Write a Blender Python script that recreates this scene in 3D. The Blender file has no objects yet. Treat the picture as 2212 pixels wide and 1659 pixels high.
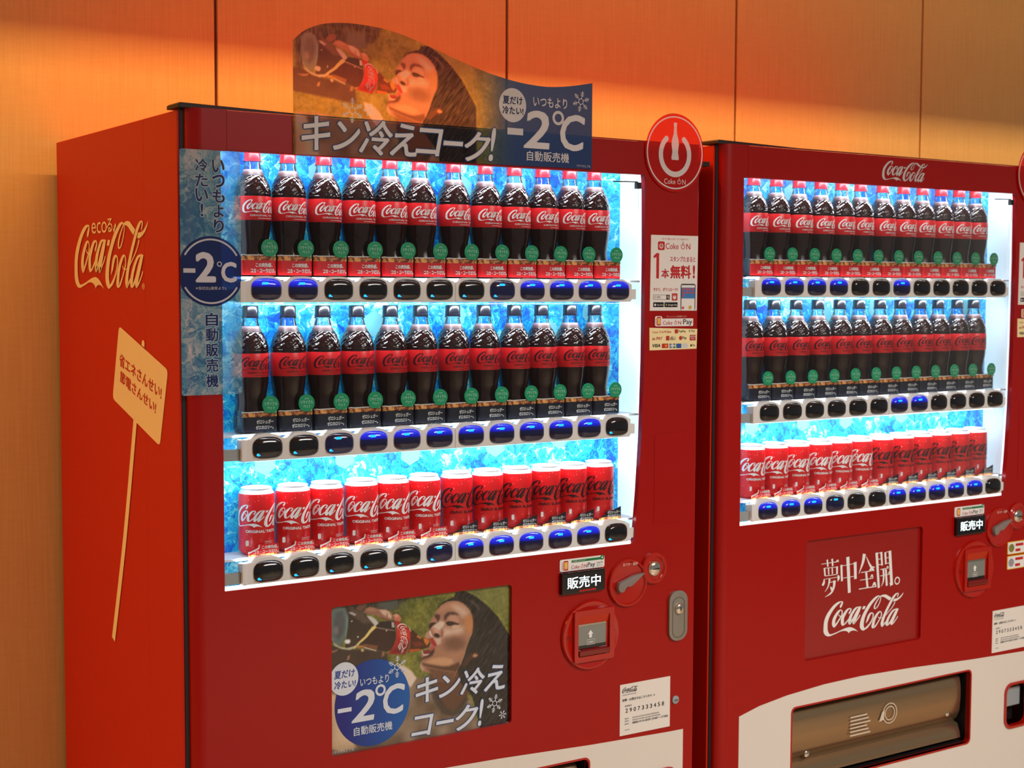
import bpy, bmesh, math, random
import numpy as np
from mathutils import Vector, Matrix
from mathutils.geometry import tessellate_polygon

random.seed(7)
rng = np.random.default_rng(7)
scene = bpy.context.scene
COL = scene.collection

# ------------------------------------------------------------------ camera
cam_data = bpy.data.cameras.new('camera')
cam = bpy.data.objects.new('camera', cam_data)
COL.objects.link(cam)
scene.camera = cam
YAW, PITCH, ROLL = 0.58743, 0.06386, 0.0038
fw = Vector((math.sin(YAW) * math.cos(PITCH), math.cos(YAW) * math.cos(PITCH), -math.sin(PITCH)))
rt = Vector((math.cos(YAW), -math.sin(YAW), 0))
up = rt.cross(fw)
r2 = rt * math.cos(ROLL) + up * math.sin(ROLL)
u2 = -rt * math.sin(ROLL) + up * math.cos(ROLL)
m = Matrix((r2, u2, -fw)).transposed().to_4x4()
m.translation = Vector((-0.9311, -2.4178, 1.4865))
cam.matrix_world = m
cam_data.sensor_width = 36
cam_data.lens = 3175.4 / 2212 * 36
cam_data.clip_start = 0.05
cam_data.dof.use_dof = True
cam_data.dof.focus_distance = 2.85
cam_data.dof.aperture_fstop = 7.0

# ------------------------------------------------------------------ world, lights, exposure
scene.view_settings.view_transform = 'Standard'
scene.view_settings.look = 'None'
scene.view_settings.gamma = 1
scene.view_settings.exposure = 0.0
scene.view_settings.use_curve_mapping = False
scene.cycles.use_denoising = True
scene.cycles.max_bounces = 8
scene.cycles.transparent_max_bounces = 16
world = bpy.data.worlds.new('world')
scene.world = world
world.use_nodes = True
bg = world.node_tree.nodes['Background']
bg.inputs[0].default_value = (1.0, 0.90, 0.80, 1)
bg.inputs[1].default_value = 0.19

def area_light(name, loc, target, sx, sy, power, color, spread=180):
    l = bpy.data.lights.new(name, 'AREA')
    l.shape = 'RECTANGLE'
    l.size, l.size_y = sx, sy
    l.energy = power
    l.color = color
    l.spread = math.radians(spread)
    o = bpy.data.objects.new(name, l)
    COL.objects.link(o)
    o.location = loc
    d = Vector(target) - Vector(loc)
    o.rotation_euler = d.to_track_quat('-Z', 'Y').to_euler()
    return o

WALL_Y = 0.74
# long lamp recessed above a slot in the ceiling, washing the wood panelling
area_light('slot_lamp', (0.75, 0.37, 2.95), (0.75, 0.37, 0), 2.4, 0.014, 60, (1.0, 0.50, 0.13))
area_light('slot_lamp_far', (3.3, 0.37, 2.95), (3.3, 0.37, 0), 2.6, 0.014, 40, (1.0, 0.66, 0.26))
# added area lights: neutral front fill, and unseen warm light from the left
area_light('front_fill', (1.7, -2.9, 2.66), (1.7, -2.9, 0), 1.6, 1.0, 138, (1.0, 0.97, 0.95), spread=157)
area_light('warm_side_light', (-2.2, 0.3, 2.66), (-2.2, 0.3, 0), 0.8, 1.2, 56, (1.0, 0.46, 0.09), spread=150)

# ------------------------------------------------------------------ materials
def srgb(r, g, b):
    f = lambda c: (c / 12.92 if c <= 0.04045 else ((c + 0.055) / 1.055) ** 2.4)
    return (f(r / 255), f(g / 255), f(b / 255), 1.0)

MATS = {}
def mat(name, color=(200, 200, 200), rough=0.5, metal=0.0, coat=0.0, emit=None, strength=0.0, spec=0.5, alpha=None):
    if name in MATS:
        return MATS[name]
    M = bpy.data.materials.new(name)
    M.use_nodes = True
    p = M.node_tree.nodes['Principled BSDF']
    p.inputs['Base Color'].default_value = srgb(*color)
    p.inputs['Roughness'].default_value = rough
    p.inputs['Metallic'].default_value = metal
    p.inputs['Coat Weight'].default_value = coat
    p.inputs['Coat Roughness'].default_value = 0.06
    p.inputs['Specular IOR Level'].default_value = spec
    if emit:
        p.inputs['Emission Color'].default_value = srgb(*emit)
        p.inputs['Emission Strength'].default_value = strength
    if alpha is not None:
        p.inputs['Alpha'].default_value = alpha
    MATS[name] = M
    return M

def nodes_of(M):
    nt = M.node_tree
    return nt, nt.nodes, nt.links, nt.nodes['Principled BSDF']

def add_bump(M, scale=300, strength=0.1, dist=0.001, detail=2.0, stretch=(1, 1, 1)):
    nt, N, L, p = nodes_of(M)
    tc = N.new('ShaderNodeTexCoord'); mp = N.new('ShaderNodeMapping'); mp.inputs['Scale'].default_value = stretch
    n = N.new('ShaderNodeTexNoise'); n.inputs['Scale'].default_value = scale; n.inputs['Detail'].default_value = detail
    b = N.new('ShaderNodeBump'); b.inputs['Strength'].default_value = strength; b.inputs['Distance'].default_value = dist
    L.new(tc.outputs['Object'], mp.inputs[0]); L.new(mp.outputs[0], n.inputs['Vector'])
    L.new(n.outputs['Fac'], b.inputs['Height']); L.new(b.outputs[0], p.inputs['Normal'])
    return M

def ramp(N, stops):
    r = N.new('ShaderNodeValToRGB')
    e = r.color_ramp.elements
    while len(e) < len(stops):
        e.new(0.5)
    for el, (pos, c) in zip(e, stops):
        el.position = pos
        el.color = srgb(*c)
    return r

def tint(M, scale, c0, c1, stretch=(1, 1, 1), detail=3):
    """two-tone noise colour in the material itself"""
    nt, N, L, p = nodes_of(M)
    tc = N.new('ShaderNodeTexCoord'); mp = N.new('ShaderNodeMapping'); mp.inputs['Scale'].default_value = stretch
    n = N.new('ShaderNodeTexNoise'); n.inputs['Scale'].default_value = scale; n.inputs['Detail'].default_value = detail
    r = ramp(N, [(0.42, c0), (0.60, c1)])
    L.new(tc.outputs['Object'], mp.inputs[0]); L.new(mp.outputs[0], n.inputs['Vector'])
    L.new(n.outputs['Fac'], r.inputs[0]); L.new(r.outputs[0], p.inputs['Base Color'])
    return M

# wood panelling: fine vertical linen-like grain
def wood_mat():
    M = mat('wood_veneer', (214, 178, 128), 0.5, spec=0.3)
    nt, N, L, p = nodes_of(M)
    tc = N.new('ShaderNodeTexCoord'); mp = N.new('ShaderNodeMapping'); mp.inputs['Scale'].default_value = (130, 130, 4)
    n = N.new('ShaderNodeTexNoise'); n.inputs['Scale'].default_value = 1.6; n.inputs['Detail'].default_value = 5
    mp2 = N.new('ShaderNodeMapping'); mp2.inputs['Scale'].default_value = (12, 12, 90)
    n2 = N.new('ShaderNodeTexNoise'); n2.inputs['Scale'].default_value = 2.0; n2.inputs['Detail'].default_value = 4
    mx = N.new('ShaderNodeMix'); mx.data_type = 'FLOAT'; mx.inputs[0].default_value = 0.3
    r = ramp(N, [(0.25, (206, 168, 116)), (0.5, (214, 178, 126)), (0.75, (221, 187, 138))])
    b = N.new('ShaderNodeBump'); b.inputs['Strength'].default_value = 0.12; b.inputs['Distance'].default_value = 0.0006
    L.new(tc.outputs['Object'], mp.inputs[0]); L.new(tc.outputs['Object'], mp2.inputs[0])
    L.new(mp.outputs[0], n.inputs['Vector']); L.new(mp2.outputs[0], n2.inputs['Vector'])
    L.new(n.outputs['Fac'], mx.inputs[2]); L.new(n2.outputs['Fac'], mx.inputs[3])
    L.new(mx.outputs[0], r.inputs[0]); L.new(r.outputs[0], p.inputs['Base Color'])
    L.new(mx.outputs[0], b.inputs['Height']); L.new(b.outputs[0], p.inputs['Normal'])
    return M

def ice_nodes(N, L, scale=1.0, deep=(20, 110, 215), mid=(40, 190, 245), pale=(190, 240, 255), white=(250, 255, 255)):
    """crushed ice: broken facets at three sizes with bright and dark fracture lines"""
    def mth(op, a=None, b=None, c=None):
        n = N.new('ShaderNodeMath'); n.operation = op
        for i, x in enumerate((a, b, c)):
            if x is None: continue
            if isinstance(x, (int, float)): n.inputs[i].default_value = x
            else: L.new(x, n.inputs[i])
        return n.outputs[0]
    tc = N.new('ShaderNodeTexCoord')
    mp = N.new('ShaderNodeMapping'); mp.inputs['Scale'].default_value = (scale, 0.2 * scale, scale)
    L.new(tc.outputs['Object'], mp.inputs[0])
    dn = N.new('ShaderNodeTexNoise'); dn.inputs['Scale'].default_value = 30; dn.inputs['Detail'].default_value = 5; dn.inputs['Roughness'].default_value = 0.6
    L.new(mp.outputs[0], dn.inputs['Vector'])
    va = N.new('ShaderNodeVectorMath'); va.operation = 'MULTIPLY_ADD'; va.inputs[1].default_value = (0.05, 0.0, 0.05)
    L.new(dn.outputs['Color'], va.inputs[0]); L.new(mp.outputs[0], va.inputs[2])
    tot = None
    for sc, wt, src in ((20, 0.30, mp.outputs[0]), (48, 0.30, va.outputs[0]), (110, 0.26, va.outputs[0])):
        v = N.new('ShaderNodeTexVoronoi'); v.inputs['Scale'].default_value = sc
        L.new(src, v.inputs['Vector'])
        s = N.new('ShaderNodeSeparateColor'); L.new(v.outputs['Color'], s.inputs[0])
        tot = mth('MULTIPLY_ADD', s.outputs[0], wt, tot if tot is not None else 0.0)
    n3 = N.new('ShaderNodeTexNoise'); n3.inputs['Scale'].default_value = 6; n3.inputs['Detail'].default_value = 2
    L.new(mp.outputs[0], n3.inputs['Vector'])
    tot = mth('MULTIPLY_ADD', n3.outputs['Fac'], 0.8, mth('SUBTRACT', tot, 0.36))
    for sc, wd, amt in ((34, 0.05, 0.30), (80, 0.06, -0.28)):
        v = N.new('ShaderNodeTexVoronoi'); v.feature = 'DISTANCE_TO_EDGE'; v.inputs['Scale'].default_value = sc
        L.new(va.outputs[0], v.inputs['Vector'])
        line = mth('MAXIMUM', mth('SUBTRACT', 1.0, mth('DIVIDE', v.outputs['Distance'], wd)), 0.0)
        tot = mth('MULTIPLY_ADD', line, amt, tot)
    r = ramp(N, [(0.16, deep), (0.42, mid), (0.66, pale), (0.88, white)])
    L.new(tot, r.inputs[0])
    return r

def ice_mat():
    M = mat('ice_print', rough=0.45)
    nt, N, L, p = nodes_of(M)
    r = ice_nodes(N, L, deep=(0, 84, 204), mid=(0, 160, 224), pale=(64, 206, 234), white=(205, 244, 248))
    L.new(r.outputs[0], p.inputs['Base Color'])
    L.new(r.outputs[0], p.inputs['Emission Color'])         # added glow, lifts the ice in the gaps between bottles
    p.inputs['Emission Strength'].default_value = 0.28
    return M

def film_mat(name, color=None, attr=None, fac=0.5, ice=False, ink=False):
    """printed clear sheet: part of the light is reflected by the ink, part passes through it"""
    if name in MATS:
        return MATS[name]
    M = bpy.data.materials.new(name); M.use_nodes = True
    nt = M.node_tree; N = nt.nodes; L = nt.links
    N.remove(N['Principled BSDF'])
    out = N['Material Output']
    d = N.new('ShaderNodeBsdfPrincipled'); d.inputs['Roughness'].default_value = 0.25
    t = N.new('ShaderNodeBsdfTranslucent' if ink else 'ShaderNodeBsdfTransparent')
    mx = N.new('ShaderNodeMixShader'); mx.inputs[0].default_value = fac
    if attr:
        a = N.new('ShaderNodeAttribute'); a.attribute_name = attr
        src = a.outputs['Color']
        L.new(a.outputs['Alpha'], mx.inputs[0])             # how clear the ink is
    elif ice:
        src = ice_nodes(N, L, 0.8, deep=(70, 145, 200), mid=(125, 194, 226), pale=(185, 228, 242), white=(232, 248, 252)).outputs[0]
    else:
        c = N.new('ShaderNodeRGB'); c.outputs[0].default_value = srgb(*color)
        src = c.outputs[0]
    L.new(src, d.inputs['Base Color'])
    if ink:
        L.new(src, t.inputs[0])
    else:                                                   # thin ink lets more light through than it reflects
        g = N.new('ShaderNodeGamma'); g.inputs[1].default_value = 0.55
        L.new(src, g.inputs[0]); L.new(g.outputs[0], t.inputs[0])
    L.new(d.outputs[0], mx.inputs[1]); L.new(t.outputs[0], mx.inputs[2]); L.new(mx.outputs[0], out.inputs[0])
    MATS[name] = M
    return M

def clear_mat(name, tintc=(255, 255, 255), ior=1.45, rough=0.02, refl=1.0):
    """thin clear sheet or shell: straight-through transparency with Fresnel reflection"""
    if name in MATS:
        return MATS[name]
    M = bpy.data.materials.new(name); M.use_nodes = True
    nt = M.node_tree; N = nt.nodes; L = nt.links
    N.remove(N['Principled BSDF'])
    out = N['Material Output']
    t = N.new('ShaderNodeBsdfTransparent'); t.inputs[0].default_value = srgb(*tintc)
    g = N.new('ShaderNodeBsdfGlossy'); g.inputs['Roughness'].default_value = rough
    g.inputs['Color'].default_value = (refl, refl, refl, 1)
    f = N.new('ShaderNodeFresnel'); f.inputs[0].default_value = ior
    mx = N.new('ShaderNodeMixShader')
    L.new(f.outputs[0], mx.inputs[0]); L.new(t.outputs[0], mx.inputs[1]); L.new(g.outputs[0], mx.inputs[2])
    L.new(mx.outputs[0], out.inputs[0])
    MATS[name] = M
    return M

def attr_mat(name, attr, rough=0.3, coat=0.0):
    if name in MATS:
        return MATS[name]
    M = mat(name, rough=rough, coat=coat)
    nt, N, L, p = nodes_of(M)
    a = N.new('ShaderNodeAttribute'); a.attribute_name = attr
    L.new(a.outputs['Color'], p.inputs['Base Color'])
    return M

WOOD = wood_mat()
ICE = ice_mat()
RED_SIDE = mat('red_side_paint', (196, 32, 8), 0.45, spec=0.35)
RED = add_bump(mat('red_gloss_paint', (160, 6, 2), 0.30, coat=0.15, spec=0.3), 260, 0.03, 0.0004)
RED_EDGE = mat('red_edge_paint', (176, 22, 8), 0.35, coat=0.2)
RED_PLASTIC = mat('red_clear_plastic', (176, 20, 8), 0.18, coat=0.6)
BLACK = mat('black_rubber', (14, 12, 12), 0.55)
BLACK_GLOSS = mat('black_gloss', (10, 12, 20), 0.12, coat=0.5)
DARK_TOP = mat('dark_top_plate', (38, 22, 18), 0.5)
WHITE = mat('white_plastic', (236, 238, 238), 0.35)
RAIL = mat('rail_plastic', (222, 224, 222), 0.38)
GREY = mat('grey_plastic', (150, 158, 160), 0.4)
STEEL = mat('brushed_steel', (200, 198, 190), 0.28, metal=1.0)
CHROME = mat('chrome', (230, 228, 222), 0.1, metal=1.0)
BRONZE = mat('flap_metal', (176, 150, 118), 0.22, metal=0.85)
DARK_IN = mat('dark_interior', (22, 16, 14), 0.6)
WHITE_PRINT = mat('white_print', (238, 236, 232), 0.4)
CREAM_PRINT = mat('cream_print', (250, 236, 200), 0.5)
BLACK_PRINT = mat('black_print', (18, 16, 20), 0.35)
NAVY_PRINT = mat('navy_print', (22, 38, 96), 0.4)
RED_PRINT = mat('red_print', (196, 24, 30), 0.4)
RED_LABEL = mat('red_label_print', (218, 30, 36), 0.3)
CAN_RED = mat('can_red', (240, 28, 32), 0.3)
GREEN_PRINT = mat('green_print', (14, 166, 110), 0.35)
CARD_RED = mat('card_red', (224, 26, 34), 0.35)
CARD_BLACK = mat('card_black', (20, 22, 38), 0.35)
COLA = mat('cola_liquid', (34, 12, 14), 0.10, coat=0.6)
add_bump(COLA, 95, 0.35, 0.004, detail=1.0)
COLA_LOW = mat('cola_liquid_low', (40, 14, 14), 0.16, coat=0.3)
def foam_mat():
    M = mat('cola_foam', (206, 178, 186), 0.4)
    nt, N, L, p = nodes_of(M)
    tc = N.new('ShaderNodeTexCoord'); sp = N.new('ShaderNodeSeparateXYZ'); mr = N.new('ShaderNodeMapRange')
    mr.inputs[1].default_value = 0.1825; mr.inputs[2].default_value = 0.193
    r = ramp(N, [(0.0, (40, 20, 22)), (0.5, (96, 62, 66)), (1.0, (156, 136, 144))])
    L.new(tc.outputs['Object'], sp.inputs[0]); L.new(sp.outputs[2], mr.inputs[0]); L.new(mr.outputs[0], r.inputs[0]); L.new(r.outputs[0], p.inputs['Base Color'])
    return M
FOAM = foam_mat()

def blend_mat(name, c0, c1, axis, lo, hi):
    """printed two-colour blend along one axis"""
    M = mat(name, c0, 0.3)
    nt, N, L, p = nodes_of(M)
    tc = N.new('ShaderNodeTexCoord'); sp = N.new('ShaderNodeSeparateXYZ'); mr = N.new('ShaderNodeMapRange')
    mr.inputs[1].default_value = lo; mr.inputs[2].default_value = hi
    r = ramp(N, [(0.0, c0), (1.0, c1)])
    L.new(tc.outputs['Object'], sp.inputs[0]); L.new(sp.outputs[axis], mr.inputs[0]); L.new(mr.outputs[0], r.inputs[0]); L.new(r.outputs[0], p.inputs['Base Color'])
    return M
CLEAR = clear_mat('clear_bottle_plastic', (214, 236, 250), 1.35, 0.05)
ACRYLIC = clear_mat('clear_acrylic', (240, 246, 250), 1.4, 0.05)
GLASS = clear_mat('window_glass', (250, 252, 252), 1.25, 0.0, 0.8)
CAP_RED = mat('cap_red', (226, 28, 44), 0.3)
CAP_BLACK = mat('cap_black', (20, 18, 30), 0.25, coat=0.3)
ALU = mat('can_aluminium', (240, 240, 244), 0.35, metal=0.3)
LED_WHITE = mat('led_diffuser', (255, 255, 255), 0.5, emit=(214, 240, 252), strength=0.85)
SHELF_LED = mat('shelf_led', (255, 255, 255), 0.5, emit=(235, 243, 255), strength=8.0)
LED_CYAN = mat('led_cyan', (0, 120, 220), 0.4, emit=(20, 170, 255), strength=1.6)
LED_TEXT = mat('led_text', (240, 255, 255), 0.4, emit=(215, 245, 255), strength=1.6)
LED_RED = mat('led_red', (200, 10, 10), 0.4, emit=(255, 20, 10), strength=0.6)
BROWN_ICE = tint(mat('brown_ice_print', rough=0.4), 150, (120, 34, 8), (255, 176, 96))
FLOOR = mat('floor_tile', (168, 150, 126), 0.35)
CEIL = mat('ceiling_paint', (225, 220, 210), 0.8)

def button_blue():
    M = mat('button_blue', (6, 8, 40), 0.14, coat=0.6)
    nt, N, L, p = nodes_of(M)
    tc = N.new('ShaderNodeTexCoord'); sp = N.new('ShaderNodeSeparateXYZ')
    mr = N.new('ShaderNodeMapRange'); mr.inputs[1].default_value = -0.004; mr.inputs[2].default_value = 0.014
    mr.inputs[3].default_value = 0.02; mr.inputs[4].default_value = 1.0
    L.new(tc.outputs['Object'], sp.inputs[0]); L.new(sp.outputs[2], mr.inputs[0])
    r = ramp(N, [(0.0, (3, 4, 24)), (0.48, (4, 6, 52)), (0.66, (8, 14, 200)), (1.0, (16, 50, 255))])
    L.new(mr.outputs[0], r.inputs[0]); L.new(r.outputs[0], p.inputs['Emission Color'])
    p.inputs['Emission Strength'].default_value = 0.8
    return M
BUTTON_BLUE = button_blue()
BUTTON_DIM = mat('button_dim', (8, 10, 22), 0.14, coat=0.6, emit=(8, 12, 60), strength=0.5)

# ------------------------------------------------------------------ mesh helpers
class MB:
    """collects simple solids into one mesh"""
    def __init__(self):
        self.v, self.f = [], []
    def add(self, verts, faces):
        o = len(self.v)
        self.v += [tuple(p) for p in verts]
        self.f += [tuple(i + o for i in q) for q in faces]
        return self
    def box(self, x0, x1, y0, y1, z0, z1):
        v = [(x, y, z) for z in (z0, z1) for y in (y0, y1) for x in (x0, x1)]
        return self.add(v, [(0, 2, 3, 1), (4, 5, 7, 6), (0, 1, 5, 4), (2, 6, 7, 3), (0, 4, 6, 2), (1, 3, 7, 5)])
    def plate(self, outer, holes=(), y0=0.0, y1=0.01, back=True):
        """flat plate in the xz plane between y0 (front) and y1, with holes"""
        loops = [list(outer)] + [list(h) for h in holes]
        flat = [p for l in loops for p in l]
        tris = tessellate_polygon([[Vector((p[0], p[1], 0)) for p in l] for l in loops])
        n = len(flat)
        v = [(p[0], y0, p[1]) for p in flat] + [(p[0], y1, p[1]) for p in flat]
        f = []
        for a, b, c in tris:
            pa, pb, pc = flat[a], flat[b], flat[c]
            cr = (pb[0] - pa[0]) * (pc[1] - pa[1]) - (pb[1] - pa[1]) * (pc[0] - pa[0])
            if cr < 0:
                b, c = c, b
            f.append((a, b, c))
            if back:
                f.append((a + n, c + n, b + n))
        s = 0
        for l in loops:
            k = len(l)
            for i in range(k):
                j = (i + 1) % k
                f.append((s + i, s + j, s + j + n, s + i + n))
            s += k
        return self.add(v, f)
    def lathe(self, prof, seg=24, c=(0, 0, 0), axis='z', close=True):
        v, f = [], []
        for r, h in prof:
            for i in range(seg):
                a = 2 * math.pi * i / seg
                if axis == 'z':
                    v.append((c[0] + r * math.sin(a), c[1] - r * math.cos(a), c[2] + h))
                else:                                       # revolve about y, h towards -y
                    v.append((c[0] + r * math.cos(a), c[1] - h, c[2] + r * math.sin(a)))
        for k in range(len(prof) - 1):
            for i in range(seg):
                j = (i + 1) % seg
                f.append((k * seg + i, k * seg + j, (k + 1) * seg + j, (k + 1) * seg + i))
        if close:
            f.append(tuple(reversed(range(seg))))
            f.append(tuple((len(prof) - 1) * seg + i for i in range(seg)))
        return self.add(v, f)
    def tube(self, pts, r, seg=8):
        v, f = [], []
        P = [Vector(p) for p in pts]
        for i, p in enumerate(P):
            t = (P[min(i + 1, len(P) - 1)] - P[max(i - 1, 0)]).normalized()
            a = t.cross(Vector((0, 0, 1)) if abs(t.z) < 0.9 else Vector((1, 0, 0))).normalized()
            b = t.cross(a)
            for k in range(seg):
                w = 2 * math.pi * k / seg
                v.append(tuple(p + (a * math.cos(w) + b * math.sin(w)) * r))
        for i in range(len(P) - 1):
            for k in range(seg):
                j = (k + 1) % seg
                f.append((i * seg + k, i * seg + j, (i + 1) * seg + j, (i + 1) * seg + k))
        f.append(tuple(range(seg))); f.append(tuple((len(P) - 1) * seg + k for k in reversed(range(seg))))
        return self.add(v, f)
    def mesh(self, name, m, smooth=None, bevel=0.0, seg=2):
        me = bpy.data.meshes.new(name)
        me.from_pydata(self.v, [], self.f)
        bm = bmesh.new(); bm.from_mesh(me)
        bmesh.ops.remove_doubles(bm, verts=bm.verts, dist=1e-6)
        bmesh.ops.recalc_face_normals(bm, faces=bm.faces)
        if bevel:
            es = [e for e in bm.edges if len(e.link_faces) == 2 and e.calc_face_angle(0) > math.radians(50)]
            bmesh.ops.bevel(bm, geom=es, offset=bevel, segments=seg, profile=0.6, affect='EDGES', clamp_overlap=True)
        bm.to_mesh(me); bm.free()
        if smooth:
            me.shade_smooth()
            me.set_sharp_from_angle(angle=math.radians(smooth))
        me.materials.append(m)
        return me
    def build(self, name, m, parent=None, smooth=None, bevel=0.0, seg=2, loc=None):
        return link(name, self.mesh(name, m, smooth, bevel, seg), parent, loc)

def link(name, me, parent=None, loc=None):
    o = bpy.data.objects.new(name, me)
    COL.objects.link(o)
    if parent is not None:
        o.parent = parent
    if loc is not None:
        o.location = loc
    return o

def tag(o, label=None, cat=None, group=None, kind=None):
    if label: o['label'] = label
    if cat: o['category'] = cat
    if group: o['group'] = group
    if kind: o['kind'] = kind
    return o

def empty(name, loc, label, cat, group=None, rz=0.0):
    o = bpy.data.objects.new(name, None)
    o.empty_display_size = 0.05
    COL.objects.link(o)
    o.location = loc
    o.rotation_euler = (0, 0, rz)
    return tag(o, label, cat, group)

def rrect(x0, z0, x1, z1, r=0.006, n=4):
    P = []
    for cx, cz, a0 in ((x1 - r, z0 + r, -90), (x1 - r, z1 - r, 0), (x0 + r, z1 - r, 90), (x0 + r, z0 + r, 180)):
        for i in range(n + 1):
            a = math.radians(a0 + 90 * i / n)
            P.append((cx + r * math.cos(a), cz + r * math.sin(a)))
    return P

def circle(cx, cz, r, n=32, rz=None):
    rz = rz or r
    return [(cx + r * math.cos(2 * math.pi * i / n), cz + rz * math.sin(2 * math.pi * i / n)) for i in range(n)]

# ------------------------------------------------------------------ flat print
def spline(P, n=5):
    P = np.array(P, float); out = []
    for i in range(len(P) - 1):
        p0, p1, p2, p3 = P[max(i - 1, 0)], P[i], P[i + 1], P[min(i + 2, len(P) - 1)]
        for k in range(n):
            t = k / n
            out.append(0.5 * ((2 * p1) + (-p0 + p2) * t + (2 * p0 - 5 * p1 + 4 * p2 - p3) * t * t + (-p0 + 3 * p1 - 3 * p2 + p3) * t ** 3))
    out.append(P[-1])
    return np.array(out)

TEXT_CACHE = {}
def glyphs(body, bold=0.0, shear=0.0, res=3, align='LEFT'):
    key = (body, bold, shear, res, align)
    if key not in TEXT_CACHE:
        c = bpy.data.curves.new('glyphs', 'FONT')
        c.body = body; c.offset = bold; c.shear = shear; c.resolution_u = res; c.size = 1.0
        c.align_x = align
        o = bpy.data.objects.new('glyphs', c)
        me = bpy.data.meshes.new_from_object(o)
        v = np.array([(p.co.x, p.co.y) for p in me.vertices], float).reshape(-1, 2)
        f = [tuple(p.vertices) for p in me.polygons]
        bpy.data.objects.remove(o); bpy.data.curves.remove(c); bpy.data.meshes.remove(me)
        TEXT_CACHE[key] = (v, f)
    v, f = TEXT_CACHE[key]
    return v.copy(), f

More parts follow.
